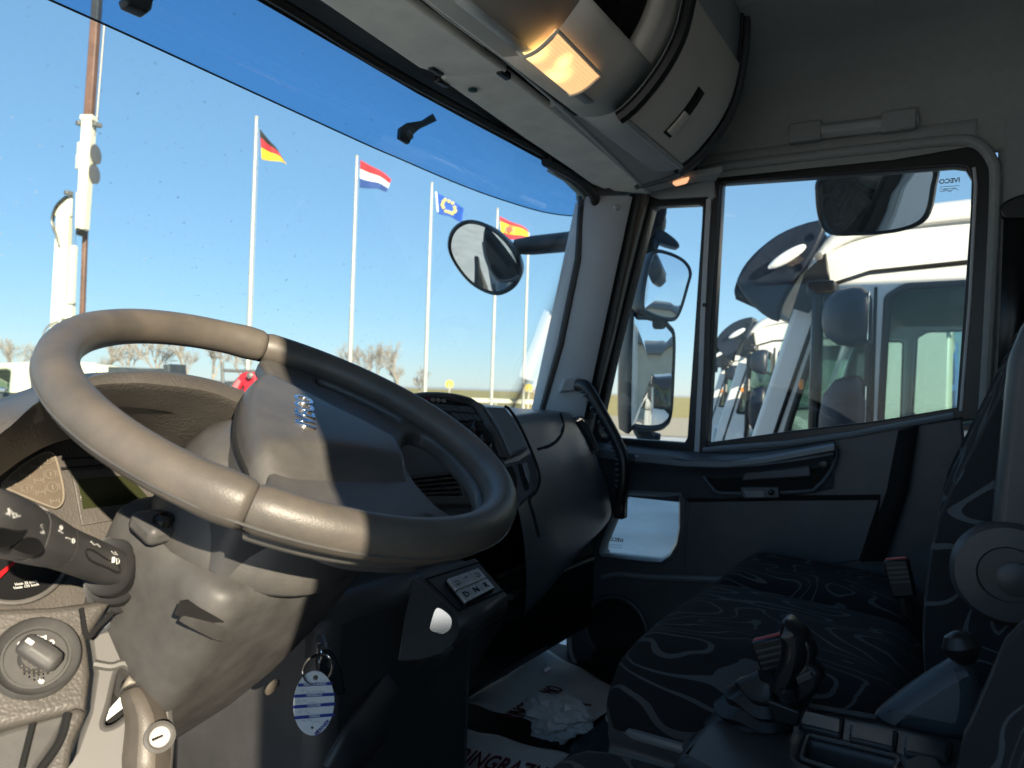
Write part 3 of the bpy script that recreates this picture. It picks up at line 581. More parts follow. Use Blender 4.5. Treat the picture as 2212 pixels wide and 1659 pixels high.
MB().tube(cr(PC.many([s2(*q) for q in ((725, 318), (760, 345), (810, 420), (860, 520), (905, 622), (950, 740), (966, 830), (940, 910), (895, 965), (925, 1080), (960, 1220))], .010), 5), .003, 6).build('panel_seam', M['gap'], dash)
# button block: two rows of five keys each
def quad(P00, P10, P11, P01, u, v): return (P00*(1-u)+P10*u)*(1-v)+(P01*(1-u)+P11*u)*v
A = [np.array(s2(*q), float) for q in ((215, 292), (500, 318), (578, 422), (372, 414))]
for i in range(5):
    for j in range(2):
        if i == 0 and j == 1: continue
        qs = [quad(*A, u, v) for u, v in ((i/5+.012, j/2+.03), ((i+1)/5-.012, j/2+.03), ((i+1)/5-.012, (j+1)/2-.03), (i/5+.012, (j+1)/2-.03))]
        plate('button', rnd(PC.many(qs, .009), .12, 2), PC.n, .010, M['doorp'], dash, bevel=.0015)
plate('button_bed', PC.many([s2(*q) for q in ((195, 284), (510, 308), (592, 430), (360, 424))], .002), PC.n, .006, M['gap'], dash, bevel=.001)
for k in range(4):
    c = PC(s2(185+38*k, 276+3*k), .006); MB().lathe(c, PC.n, [(.0045, 0), (.0045, .003), (.003, .004)], 12).build('indicator', M['lensmark'] if k else M['red'], dash)
plate('radio_face', rnd(PC.many([s2(*q) for q in ((385, 436), (590, 434), (700, 655), (690, 672), (560, 640))], .006), .06), PC.n, .01, M['plastic'], dash, bevel=.002)
for q in ((500, 500), (560, 570)):
    MB().lathe(PC(s2(*q), .006), PC.n, [(.020, 0), (.020, .004), (.015, .006), (.013, .022), (.011, .025), (.004, .026)], 24).build('dial_knob', M['black'], dash)
q = MB(); ribbon(q, PC.many([s2(635, 590), s2(668, 640)], .007), PC.n, .0012); q.build('radio_seam', M['gap'], dash)
# lower trim with two door-pull slots
plate('lower_trim', rnd(PC.many([s2(*q) for q in ((700, 720), (830, 690), (915, 630), (945, 700), (965, 830), (930, 920), (830, 1010), (790, 960))], .006), .12), PC.n, .02, M['doorp'], dash, bevel=.004)
for poly in (((722, 745), (775, 728), (808, 800), (812, 880), (790, 900)), ((815, 712), (845, 722), (868, 800), (890, 850), (895, 890), (868, 905), (842, 830))):
    plate('slot', rnd(PC.many([s2(*q) for q in poly], .0075), .2), PC.n, .003, M['gap'], dash, bevel=.0006)
plate('slot_flap', rnd(PC.many([s2(*q) for q in ((850, 716), (880, 702), (900, 780), (896, 850), (872, 800))], .009), .2), PC.n, .006, M['doorhi'], dash, bevel=.002)
# centre air vent with louvres, seen through the wheel
PV = Plane(PC(s2(250, 850), -.005), (-.30, -.85, .42))
vo = [s2(*q) for q in ((60, 800), (460, 760), (590, 940), (560, 1000), (100, 1010))]; vi = [s2(*q) for q in ((80, 822), (395, 782), (440, 935), (110, 935))]
plate('vent_frame', rnd(PV.many(vo, .025), .08), PV.n, .03, M['plastic'], dash, bevel=.004, holes=[PV.many(vi, .025)])
plate('vent_back', PV.many(vo, .002), PV.n, .004, M['gap'], dash, bevel=.001)
for k in range(4):
    a = np.array(s2(85+8*k, 840+28*k)); b_ = np.array(s2(398+12*k, 806+34*k)); pa, pb = PV(a, .022), PV(b_, .022)
    MB().loft([[p, p+PV.n*-.012+np.array((0, 0, .006)), p+PV.n*-.012+np.array((0, 0, .0035)), p+np.array((0, 0, -.0025))] for p in (pa, pb)], cu=True, caps=True).build('louvre', M['smooth'], dash)
plate('thumb_wheel', rnd(PV.many([s2(*q) for q in ((478, 820), (494, 818), (520, 930), (500, 935))], .029), .2), PV.n, .008, M['black'], dash, bevel=.002)
MB().lathe(PV(s2(466, 806), .026), PV.n, [(.003, 0), (.003, .001)], 12).build('vent_mark', M['lensmark'], dash)
MB().lathe(PC(z8(490, 215), -.01), (-.4, -.8, .3), [(.020, 0), (.020, .004), (.016, .006), (.014, .004), (.004, .005)], 24).build('socket', M['black'], dash)
# ---- driver side: top, hooded binnacle, instruments
MB().box((.42, 1.0, 1.90), (.98, .40, .07)).build('dash_top', M['dashp'], dash, bevel=.03, seg=3)
MB().box((1.0, .98, 1.90), (.5, .36, .09)).build('dash_top', M['dashp'], dash, bevel=.03, seg=3)
plate('defroster_tray', rnd([np.array(p) for p in ((.56, .80, 1.955), (.80, .80, 1.955), (.82, .88, 1.955), (.56, .88, 1.955))], .2), (0, 0, 1), .03, M['smooth'], dash, bevel=.008)
outer_ = [(.15, 1.86), (.20, 1.915), (.255, 1.955), (.322, 1.971), (.353, 1.983), (.392, 1.997), (.424, 2.002), (.465, 2.003), (.511, 1.998), (.548, 1.989), (.595, 1.969), (.635, 1.93), (.66, 1.87)]
ridge = [(.13, 1.84), (.18, 1.885), (.225, 1.922), (.278, 1.952), (.307, 1.978), (.346, 1.990), (.376, 1.993), (.401, 1.993), (.451, 1.988), (.485, 1.979), (.530, 1.958), (.59, 1.91), (.63, 1.85)]
inner = [(.20, 1.80), (.25, 1.845), (.29, 1.880), (.324, 1.907), (.344, 1.922), (.368, 1.934), (.40, 1.941), (.430, 1.944), (.464, 1.940), (.502, 1.926), (.534, 1.911), (.575, 1.88), (.60, 1.83)]
o3 = cr([(x, .745, z) for x, z in outer_], 5); o2 = cr([(x, .70, z+.002) for x, z in outer_], 5); r3 = cr([(x, .622, z) for x, z in ridge], 5)
r4 = [a*.75+b*.25+np.array((0, -.012, .006)) for a, b in zip(r3, o2)]; r2 = [a+np.array((0, .006, -.006)) for a in r3]; i3 = cr([(x, .722, z) for x, z in inner], 5); i4 = [a+np.array((0, .03, 0)) for a in i3]
mid = [a*.5+b*.5+np.array((0, .010, .004)) for a, b in zip(r2, i3)]
MB().loft([[p+np.array((0, .05, -.05)) for p in o3], o3, o2, r4, r3, r2, mid, i3, i4]).build('instrument_hood', M['grained'], dash, smooth=70)
PCL = Plane((.45, .735, 1.85), (0, -math.cos(R(25)), math.sin(R(25))))
cl = [(-60, 1060), (54, 975), (117, 945), (325, 920), (450, 975), (560, 1060), (560, 1330), (200, 1345), (-80, 1345)]
plate('instrument_panel', PCL.many(cl), PCL.n, .02, M['grained'], dash, bevel=.002)
ab = (np.array((1., 0, 0)), np.cross(PCL.n, (1., 0, 0)))
# warning-lamp cluster
wl = cr(PCL.many([s3(45, 1465), s3(250, 1285), s3(430, 1180), s3(510, 1165), s3(570, 1205), s3(620, 1370), s4(655, 80), s4(655, 210), s4(600, 282), s4(520, 275), s4(260, 170), s4(60, 80)], .004), 4, True)
plate('warning_lamps', wl, PCL.n, .006, M['lamp_ic'], dash, bevel=.0015)
MB().tube(wl, .0011, 6, closed=True).build('cluster_rim', M['lensmark'], dash)
ic = MB()
for q, r_ in ((s3(487, 1238), .0048), (s3(525, 1392), .0046), (s4(545, 75), .0050), (s4(280, 90), .0040)):
    c = PCL(q, .0045); ribbon(ic, circ(c, *ab, r_, 16), PCL.n, .0007); ribbon(ic, [c-ab[1]*r_*.5, c+ab[1]*r_*.5], PCL.n, .0008); ribbon(ic, circ(c, *ab, r_*1.35, 5, -.5, .6), PCL.n, .0006); ribbon(ic, circ(c, *ab, r_*1.35, 5, 2.6, 3.7), PCL.n, .0006)
for q in (s3(375, 1315), s3(260, 1405), s3(405, 1460), s4(420, 130), s4(570, 220)):
    c = PCL(q, .0045); ribbon(ic, [c-ab[0]*.004, c+ab[0]*.004], PCL.n, .0007)
    for k in (-1, 1): ribbon(ic, [c+ab[0]*.004*k-ab[1]*.0025, c+ab[0]*.004*k+ab[1]*.0025], PCL.n, .0007); ribbon(ic, [c+ab[0]*.0015*k, c+ab[0]*.0015*k+ab[1]*.002], PCL.n, .0006)
c = PCL(s3(110, 1485), .0045); ic.add([c+PCL.n*.0005+ab[0]*a+ab[1]*b_ for a, b_ in ((-.007, 0), (-.001, .0055), (-.001, .0022), (.005, .0022), (.005, -.0022), (-.001, -.0022), (-.001, -.0055))], [(0, 1, 2, 3, 4, 5, 6)])
ic.build('warning_symbols', M['lensmark'], dash)
# trip display
dp = [s3(805, 1440), s3(1330, 1400), s4(1575, 215), s4(862, 302)]
plate('display', PCL.many(dp, .003), PCL.n, .004, M['lcd'], dash, bevel=.0006)
fo_ = [s3(745, 1350), s3(1180, 1300), s3(1600, 1500), s4(1640, 140), s4(1700, 330), s4(880, 480), s4(770, 60)]
fo_ = [s3(735, 1360), s3(1360, 1300), s4(1650, 80), s4(1690, 330), s4(850, 470), s4(775, 60)]
plate('display_frame', PCL.many(fo_, .0025), PCL.n, .006, M['grained'], dash, bevel=.001)
for yy, hh in ((1230, 1215), (1330, 1290)):
    q = MB(); ribbon(q, PCL.many([s3(640, yy), s3(1180, hh)], .004), PCL.n, .0022); q.build('panel_groove', M['gap'], dash)
plate('painted_lit_edge', PCL.many([s4(1632, 130), s4(1675, 150), s4(1705, 330), s4(1680, 330)], .004), PCL.n, .003, M['visor'], dash, bevel=.0006)  # pale strip: sunlight on the frame edge put into its colour
# speedometer
gc = PCL((31, 1191), .002); gr = np.linalg.norm(PCL((148, 1191), .002)-gc)
MB().lathe(gc, PCL.n, [(gr*.985, -.004), (gr*.985, .001)], 64).build('gauge_face', M['black'], dash)
MB().tube(circ(gc+PCL.n*.002, *ab, gr, 72)[:-1], .0024, 8, closed=True).build('gauge_ring', M['steel'], dash)
nd = MB(); a, b_ = PCL(s4(165, 838), .008), PCL(s4(-200, 1160), .008); d = b_-a; L_ = np.linalg.norm(d); d /= L_; s_ = np.cross(PCL.n, d)
nd.add([a+s_*.0010, a-s_*.0010, b_-s_*.0032, b_+s_*.0032]+[p-PCL.n*.002 for p in (a+s_*.0010, a-s_*.0010, b_-s_*.0032, b_+s_*.0032)], [(0, 1, 2, 3), (7, 6, 5, 4), (0, 4, 5, 1), (1, 5, 6, 2), (2, 6, 7, 3), (3, 7, 4, 0)])
nd.build('gauge_needle', mat('needle_red', (.55, .01, .015), .4), dash)
ticks = MB()
for k in range(28):
    th = R(-30+k*8.6); e = ab[0]*math.cos(th)+ab[1]*math.sin(th); ribbon(ticks, [gc+PCL.n*.0015+e*gr*.90, gc+PCL.n*.0015+e*gr*(.82 if k % 4 == 0 else .86)], PCL.n, .0009)
ticks.build('gauge_marks', M['whiteink'], dash)
ur = (PCL(s4(390, 1060), 0)-PCL(s4(160, 1095), 0)); uu = np.cross(PCL.n, ur)
text('gauge_print', 'Vmin 25 km/h', PCL(s4(270, 1068), .003), ur, uu, .0033, M['whiteink'], dash)
text('gauge_print', 'Vmax 125 km/h', PCL(s4(272, 1102), .003), ur, uu, .0033, M['whiteink'], dash)
# lower left panel with the light switch
PS = Plane((.3, .605, 1.775), (-.25, -.8, .55))
lp = [z7(*q) for q in ((-400, 780), (0, 735), (300, 725), (560, 690), (640, 700), (500, 910), (515, 1000), (525, 1120), (500, 1330), (380, 1340), (0, 1430), (-400, 1480))]
plate('lower_panel', PS.many(lp), PS.n, .05, M['grained'], dash, bevel=.006)
MB().tube(cr(PS.many([z7(*q) for q in ((468, 740), (500, 905), (560, 850), (650, 760))], .001), 4), .0022, 6).build('panel_seam', M['gap'], dash)
e1 = np.array((1., -.3125, 0.)); e1 /= np.linalg.norm(e1); e2 = np.cross(PS.n, e1)
kc = PS(z7(205, 1030)); kr = np.linalg.norm(PS(z7(465, 1030))-kc)
MB().lathe(kc, PS.n, [(kr, -.002), (kr*.99, .006), (kr*.94, .009), (kr*.90, .006), (kr*.78, .003), (kr*.76, .005), (kr*.70, .005), (kr*.68, .003), (.003, .003)], 56).build('switch_bezel', M['smooth'], dash)
kk = kc+PS.n*.003
MB().lathe(kk, PS.n, [(kr*.40, 0), (kr*.40, .006), (kr*.36, .010), (.002, .010)], 40).build('switch_base', M['smooth'], dash)
ka = PS(z7(300, 1050))-PS(z7(130, 940)); ka /= np.linalg.norm(ka); kb = np.cross(PS.n, ka); ctr = kk+PS.n*.01
MB().loft([[ctr+ka*a+kb*w+PS.n*h for w, h in ((-.0085*f, 0), (-.0078*f, .008*f), (-.003*f, .011*f), (.003*f, .011*f), (.0078*f, .008*f), (.0085*f, 0))] for a, f in ((-.0155, .55), (-.013, .9), (-.005, 1), (.008, 1), (.014, .92), (.017, .5))], caps=True).build('switch_grip', M['smooth'], dash, smooth=50, bevel=.0012)
sy = MB(); P0 = lambda x, y: PS(z7(x, y), .0068)
sy.add([ctr+ka*a+kb*w+PS.n*.0117 for a, w in ((-.0125, -.0016), (-.0125, .0016), (-.007, .0016), (-.007, -.0016))], [(0, 1, 2, 3)])
ribbon(sy, [P0(112+9*math.cos(t), 950+15*math.sin(t)) for t in np.linspace(0, 6.28, 14)], PS.n, .0009)
ribbon(sy, [P0(150, 935), P0(150, 905), P0(170, 900), P0(180, 912), P0(176, 932), P0(150, 935)], PS.n, .0009); ribbon(sy, [P0(165+0, 926), P0(190, 926), P0(194, 912), P0(184, 900)], PS.n, .0009)
for k in (-1, 1):
    for j in (-1, 0, 1): ribbon(sy, [P0(240+k*12, 910+j*5), P0(240+k*26, 908+j*10)], PS.n, .0009)
    ribbon(sy, [P0(240+k*7+5*math.cos(t), 910+7*math.sin(t)) for t in np.linspace(0, 6.28, 9)], PS.n, .0008)
ribbon(sy, [P0(285, 928), P0(300, 925), P0(310, 936), P0(303, 947), P0(288, 945), P0(285, 928)], PS.n, .0012)
sy.build('switch_symbols', M['whiteink'], dash); sy = MB()
for k in range(8):
    t = k*math.pi/4; ribbon(sy, [P0(237+9*math.cos(t), 1158+9*math.sin(t)), P0(237+16*math.cos(t), 1158+16*math.sin(t))], PS.n, .0008)
ribbon(sy, [P0(237+5*math.cos(t), 1158+5*math.sin(t)) for t in np.linspace(0, 6.28, 9)], PS.n, .0009)
sy.build('dimmer_symbol', M['whiteink'], dash)
dots = MB()
for i in range(-3, 4):
    for j in range(-3, 4):
        q = kk+PS.n*.010+e1*(i*.0030-.002)+e2*(j*.0030-.010)
        if math.hypot(i, j) < 3.4: dots.lathe(q, PS.n, [(.0010, 0), (.0006, .0007)], 6)
dots.build('switch_stipple', M['leather'], dash)
# knee panel, curved ribs
for poly, h, mt in ((((-300, 1480), (0, 1440), (390, 1325), (330, 1500), (225, 1659), (150, 1800), (-300, 1800)), -.012, 'smooth'), (((395, 1325), (500, 1335), (430, 1500), (380, 1700), (240, 1700), (310, 1560)), .004, 'grained')):
    plate('knee_panel', cr(PS.many([z7(*q) for q in poly], h), 3, True), PS.n, .03, M[mt], dash, bevel=.005)
MB().tube(cr(PS.many([z7(*q) for q in ((392, 1345), (350, 1500), (240, 1659), (200, 1720))], .002), 4), .0035, 8).build('panel_seam', M['gap'], dash)
MB().tube(cr(PS.many([z7(*q) for q in ((190, 1400), (160, 1520), (125, 1659))], -.010), 4), .0025, 8).build('panel_seam', M['gap'], dash)
# ---- gear selector pod on the lower dash
pod = thing('gear_selector', 'dark angled pod with six silver gear selector push buttons', 'gear selector', Y(900, 1330, .62))
PT = Plane((.85, .6, 1.73), (-.1, -.55, .83)); PB = Plane((.75, .6, 1.73), (-.80, -.58, .12))
tp = [PT(z8(*q)) for q in ((738, 205), (1082, 92), (1256, 292), (1262, 312), (990, 432), (975, 425))]
plate('pod_top', tp, PT.n, .03, M['smooth'], pod, bevel=.005)
plate('pod_recess', PT.many([z8(*q) for q in ((808, 216), (1100, 124), (1235, 280), (985, 390))], .0012), PT.n, .004, M['plastic'], pod, bevel=.001)
MB().tube(PT.many([z8(*q) for q in ((808, 216), (1100, 124), (1235, 280), (985, 390))], .001), .0016, 6, closed=True).build('recess_edge', M['gap'], pod)
dn = np.array((.06, .28, -1.)); fl, fr2_ = PT(z8(985, 430)), PT(z8(1260, 305))
MB().loft([[fl, fr2_], [fl+dn*.02+np.array((0, -.006, 0)), fr2_+dn*.02+np.array((0, -.006, 0))], [fl+dn*.04, fr2_+dn*.035], [fl+dn*.085+np.array((-.0, .05, 0)), fr2_+dn*.07+np.array((0, .05, 0))]]).build('pod_front', M['plastic'], pod, solid=.008, smooth=50)
tl = PT(z8(738, 205)); sd_ = [tl, fl, fl+dn*.02+np.array((0, -.006, 0)), PB(z8(990, 520)), PB(z8(960, 580)), PB(z8(900, 630)), PB(z8(780, 664)), PB(z8(650, 672)), PB(z8(690, 420))]
MB().add(sd_+[p+np.array((.02, .01, 0)) for p in sd_], [tuple(range(9)), tuple(range(9, 18))[::-1]]+[(i, (i+1) % 9, 9+(i+1) % 9, 9+i) for i in range(9)]).build('pod_side', M['plastic'], pod, bevel=.002)
plate('mirror_sticker', cr([PB(z8(*q), .003) for q in ((868, 374), (838, 440), (830, 495), (870, 515), (905, 520), (940, 495), (952, 450), (930, 408))], 4, True), PB.n, .002, M['chrome'], pod, bevel=.0005)
A = [np.array(z8(*q), float) for q in ((925, 212), (1098, 152), (1190, 262), (1030, 345))]
silver = mat('silver_key', (.50, .52, .54), .32, metal=.55, var=.1)
kn = [[ '\u25c1', '\u2013', '\u25b7'], ['D', 'N', 'R']]
ridge_ = MB()
kbase = [quad(*A, u, v) for u, v in ((0, 0), (1, 0), (1, 1), (0, 1))]
plate('key_block', PT.many(kbase, .012), PT.n, .012, M['black'], pod, bevel=.001)
ku = PT(A[1])-PT(A[0]); kv = -(PT(A[3])-PT(A[0]))
for i in range(3):
    for j in range(2):
        us, vs2 = (i/3+.008, (i+1)/3-.008), (j/2+.01, (j+1)/2-.01)
        g = []
        for v in np.linspace(*vs2, 5):
            g.append([PT(quad(*A, u, v), .0135+.004*math.cos((v-.15)*2.2)*(1 if j == 0 else .6)) for u in (us[0], us[0]+.02, us[1]-.02, us[1])])
        MB().loft(g).build('key', silver, pod, solid=.006, smooth=50, bevel=.0012)
        c = PT(quad(*A, sum(us)/2, .26 if j == 0 else .76), .0190 if j == 0 else .0172)
        if j == 1: text('key_letter', kn[j][i], c, ku, kv, .013, M['gap'], pod, ext=.0006)
        else:
            q = MB(); kvn = kv/np.linalg.norm(kv); kun = ku/np.linalg.norm(ku)
            ribbon(q, [c-kun*.004+kvn*.003, c+kun*.002+kvn*.003], PT.n, .001)
            if i != 1: ribbon(q, [c-kun*.004-kvn*.002, c-kun*.001-kvn*.002, c-kun*.001-kvn*.005], PT.n, .001); ribbon(q, [c+kun*.003+kvn*.002, c+kun*.003-kvn*.004], PT.n, .0009)
            q.build('key_mark', M['gap'], pod)
# lower centre cladding sloping to the floor
cl_ = [[(.70, .80, 1.70), (.72, .62, 1.645), (.80, .60, 1.60)], [(.90, .85, 1.62), (.86, .64, 1.60), (.93, .60, 1.55)], [(1.10, .95, 1.55), (1.15, .80, 1.50), (1.2, .78, 1.45)]]
MB().box((.82, .80, 1.52), (.34, .30, .42)).build('centre_cladding', M['plastic'], dash, bevel=.03)
MB().loft([[Y(*z8(*q), y) for q, y in ((( 640, 690), .66), ((560, 800), .64), ((420, 1000), .61), ((270, 1261), .58))], [Y(*z8(*q), y) for q, y in (((880, 640), .62), ((790, 900), .66), ((660, 1090), .66), ((480, 1300), .66))], [Y(*z8(*q), y) for q, y in (((1250, 430), .80), ((1050, 760), .82), ((860, 990), .84), ((620, 1260), .86))]]).build('tunnel_cladding', M['plastic'], dash, smooth=70, solid=.01)
# ================================================================ steering column
wn = np.array([.038, -.4227, .9054]); wn /= np.linalg.norm(wn); wc = np.array([.4996, .5367, 1.9639])
wa = np.cross(wn, (0, 0, 1.)); wa /= np.linalg.norm(wa); wa = wa if wa[0] > 0 else -wa; wb = np.cross(wn, wa)
colm = thing('steering_column', 'dark moulded steering column shroud with adjusting lever below the wheel', 'steering column', wc-wn*.45)
def CP(t, u, v): return wc-wn*t+wa*u+wb*v      # t down the column, u right, v forward
def sec(t, l, r_, b, f, k=.35):               # rounded rectangular section
    return rnd([CP(t, l, b), CP(t, r_, b), CP(t, r_, f), CP(t, l, f)], k, 5)
MB().loft([sec(.120, -.088, .092, -.062, .07, .2), sec(.124, -.100, .100, -.073, .08, .2), sec(.132, -.106, .104, -.079, .085, .2), sec(.150, -.108, .103, -.078, .085, .2), sec(.18, -.108, .099, -.072, .085, .2), sec(.22, -.106, .090, -.063, .085, .2), sec(.28, -.096, .072, -.046, .08, .2), sec(.335, -.078, .048, -.024, .07, .2), sec(.38, -.055, .024, .0, .06, .2), sec(.42, -.04, .0, .02, .06, .2)], cu=True, caps=True).build('lower_shroud', M['smooth'], colm, smooth=50)
PQ = Plane(CP(.2, 0, -.074), wn*-.12+wb*-1.)
gq = [z7(*q) for q in ((1003, 780), (1040, 700), (1085, 690), (1150, 735), (1260, 780), (1325, 850), (1300, 905), (1200, 890), (1100, 840))]
# flat black plate painting the shade of a handle hollow, round plug, split line
def onshroud(px, py, h=0.):                   # meet the driver-facing side of the shroud
    best = None
    for t in np.linspace(.122, .40, 240):
        b = np.interp(t, [.120, .124, .132, .150, .18, .22, .28, .335, .38], [-.062, -.073, -.079, -.078, -.072, -.063, -.046, -.024, 0])
        p0 = CP(t, 0, b); P = PL((px, py), wb, p0); d = abs(np.dot(wc-P, wn)-t)
        if best is None or d < best[0]: best = (d, P)
    return best[1]-wb*h
gq = [z7(*q) for q in ((1008, 775), (1040, 698), (1085, 690), (1150, 735), (1240, 785), (1290, 815), (1200, 815), (1120, 800), (1050, 790))]
hr = [onshroud(*q, .0012) for q in gq]
mb = MB(); cen = sum(hr)/len(hr); mb.add(hr+[p+wb*.002 for p in hr], [tuple(range(9))]+[(i, (i+1) % 9, 9+(i+1) % 9, 9+i) for i in range(9)]); mb.build('recess', M['gap'], colm)
lip_ = [onshroud(*z7(*q), .0060) for q in ((1003, 785), (1060, 818), (1130, 855), (1200, 892), (1260, 908), (1305, 903))]
inn_ = [onshroud(*z7(*q), .0020) for q in ((1050, 775), (1100, 785), (1160, 800), (1220, 815), (1270, 835), (1318, 872))]
MB().loft([lip_, [a*.5+b*.5+wb*.0010 for a, b in zip(lip_, inn_)], inn_]).build('pull_lip', M['smooth'], colm, smooth=60)
MB().lathe(onshroud(*z7(1565, 1190)), -wb, [(.010, 0), (.010, .002), (.006, .003)], 20).build('screw_cap', M['leather'], colm)
# underside bowl of the wheel hub and upper cowl
MB().lathe(wc, -wn, [(.06, .030), (.078, .042), (.088, .060), (.094, .085), (.099, .110), (.101, .126), (.094, .134), (.05, .136)], 48).build('upper_cowl', M['pad'], colm, smooth=60)
# switch block and stalk
sbk = [z4_ for z4_ in ()]
bx = [(-.070, .055), (-.090, .02), (-.092, -.05), (-.055, -.075), (-.03, .04)]
MB().loft([rnd([CP(t, *q) for q in bx], .2, 3) for t in (.060, .075, .115, .150)], cu=True, caps=True).build('switch_housing', M['navy'] if False else M['plastic'], colm, smooth=45)
P1 = Y(*s4(1690, 420), .585)
MB().box(P1-wn*.010+wb*.006, (.032, .034, .018), (wa, wb, wn)).build('screw_boss', M['smooth'], colm, bevel=.006)
MB().lathe(P1, wn, [(.0085, -.004), (.0085, .003), (.006, .006), (.0035, .006), (.0035, .004), (.001, .004)], 20).build('column_screw', M['black'], colm)
sA = Y(*s4(1150, 905), .628); sB = Y(*s4(-60, 430), .515); dS = sB-sA; LS = np.linalg.norm(dS); dS /= LS
e_u = np.cross(dS, (0, 0, 1)); e_u /= np.linalg.norm(e_u)
if np.dot(e_u, EYE-sA) < 0: e_u = -e_u
e_v = np.cross(e_u, dS); e_v = e_v if e_v[2] > 0 else -e_v
stalk = thing('light_stalk', 'thick black indicator and wiper stalk with white symbols left of column', 'column stalk', sA)
def ssec(d, w, h, n=18, e=2.6): 
    out = []
    for k in range(n):
        t = 2*math.pi*k/n; c, s_ = math.cos(t), math.sin(t); out.append(sA+dS*d+e_u*math.copysign(abs(c)**(2/e), c)*w+e_v*math.copysign(abs(s_)**(2/e), s_)*h)
    return out
MB().loft([ssec(d, w, h) for d, w, h in ((-.005, .013, .0135), (.004, .0145, .0155), (.03, .0145, .016), (.085, .0145, .0155), (.108, .0145, .0158))], cu=True, caps=True).build('stalk_body', M['plastic'], stalk, smooth=50)
MB().loft([ssec(d, w, h) for d, w, h in ((.1095, .0148, .0160), (.120, .0152, .0168), (.150, .0162, .0185), (.156, .0158, .0180))], cu=True, caps=True).build('rotary_sleeve', M['plastic'], stalk, smooth=50)
MB().loft([ssec(d, w, h) for d, w, h in ((.158, .0158, .0180), (.170, .0168, .0192), (.20, .0172, .0195), (.225, .015, .0175), (.235, .008, .010))], cu=True, caps=True).build('stalk_tip', M['plastic'], stalk, smooth=50)
def sp_(q, h): return PL(q, e_u, sA+e_u*h)
for poly, h in (((-70, 500), (20, 488), (190, 520), (292, 515), (240, 600), (120, 690), (-70, 700)), .0172), (((285, 572), (400, 602), (458, 690), (440, 760), (330, 785), (182, 732), (168, 695)), .0163):
    plate('finger_dish', cr([sp_(s4(*q), h) for q in poly], 3, True), e_u, .004, M['black'], stalk, bevel=.001)
sy = MB(); hh = .0152
ribbon(sy, [sp_(s4(680, 598), hh), sp_(s4(730, 612), hh)], e_u, 0.00072)
ribbon(sy, [sp_(s4(760+11*math.cos(t), 632+23*math.sin(t)), hh) for t in np.linspace(0, 6.28, 14)], e_u, 0.00060)
ribbon(sy, [sp_(s4(610, 525), hh+.0005), sp_(s4(648, 552), hh+.0005)], e_u, 0.00072); ribbon(sy, [sp_(s4(632+11*math.cos(t), 495+22*math.sin(t)), hh) for t in np.linspace(0, 6.28, 12)], e_u, 0.00054)
ribbon(sy, [sp_(s4(378, 505), hh+.001), sp_(s4(412, 525), hh+.001)], e_u, 0.00078); ribbon(sy, [sp_(s4(455, 552), hh+.001), sp_(s4(415, 545), hh+.001), sp_(s4(430, 512), hh+.001), sp_(s4(455, 552), hh+.001)], e_u, 0.00084)
ribbon(sy, [sp_(s4(430+16*math.cos(t), 480+16*math.sin(t)), hh+.001) for t in np.linspace(1, 5, 9)], e_u, 0.00054)
ribbon(sy, [sp_(s4(1215+20*math.cos(t), 843+28*math.sin(t)), hh) for t in np.linspace(-1.9, 1.9, 12)]+[sp_(s4(1205, 815), hh)], e_u, 0.00060)
for k in range(5): ribbon(sy, [sp_(s4(1165+6*k, 800), hh), sp_(s4(1160+6*k, 855), hh)], e_u, 0.00036)
ribbon(sy, [sp_(s4(1155, 740), hh), sp_(s4(1180, 770), hh), sp_(s4(1215, 778), hh), sp_(s4(1190, 748), hh)], e_u, 0.00054)
ribbon(sy, [sp_(s4(940, 640), hh), sp_(s4(975, 672), hh), sp_(s4(1005, 665), hh), sp_(s4(1035, 695), hh)], e_u, 0.00072)
for a in ((85, 300, 100, 365), (85, 300, 130, 345), (100, 365, 70, 350)): ribbon(sy, [sp_(s4(a[0], a[1]), hh+.002), sp_(s4(a[2], a[3]), hh+.002)], e_u, 0.00084)
ribbon(sy, [sp_(s4(150+22*math.cos(t), 368+20*math.sin(t)), hh+.002) for t in np.linspace(-2.6, 2.2, 9)]+[sp_(s4(205, 372), hh+.002)], e_u, 0.00084)
sy.build('stalk_symbols', M['whiteink'], stalk)
rr = cr([sA+dS*a+e_u*.0143+e_v*b*.72 for a, b in ((.02, -.010), (.045, -.0095), (.080, -.0085), (.092, -.001), (.080, .002), (.05, -.001), (.022, -.002))], 4, True)
MB().tube(rr, .0009, 6, closed=True).build('body_groove', M['gap'], stalk)
# rubber collars at the root of the stalk
for k, (d, r_) in enumerate(((-.004, .025), (-.018, .031), (-.030, .037))):
    MB().loft([ssec(d+.006, r_*.72, r_*.86, 24, 2.3), ssec(d+.007, r_*.82, r_*.98, 24, 2.3), ssec(d-.002, r_*.86, r_*1.02, 24, 2.3), ssec(d-.012, r_*.8, r_*.95, 24, 2.3)], cu=True, caps=True).build('root_collar', M['rubber'], stalk, smooth=50)
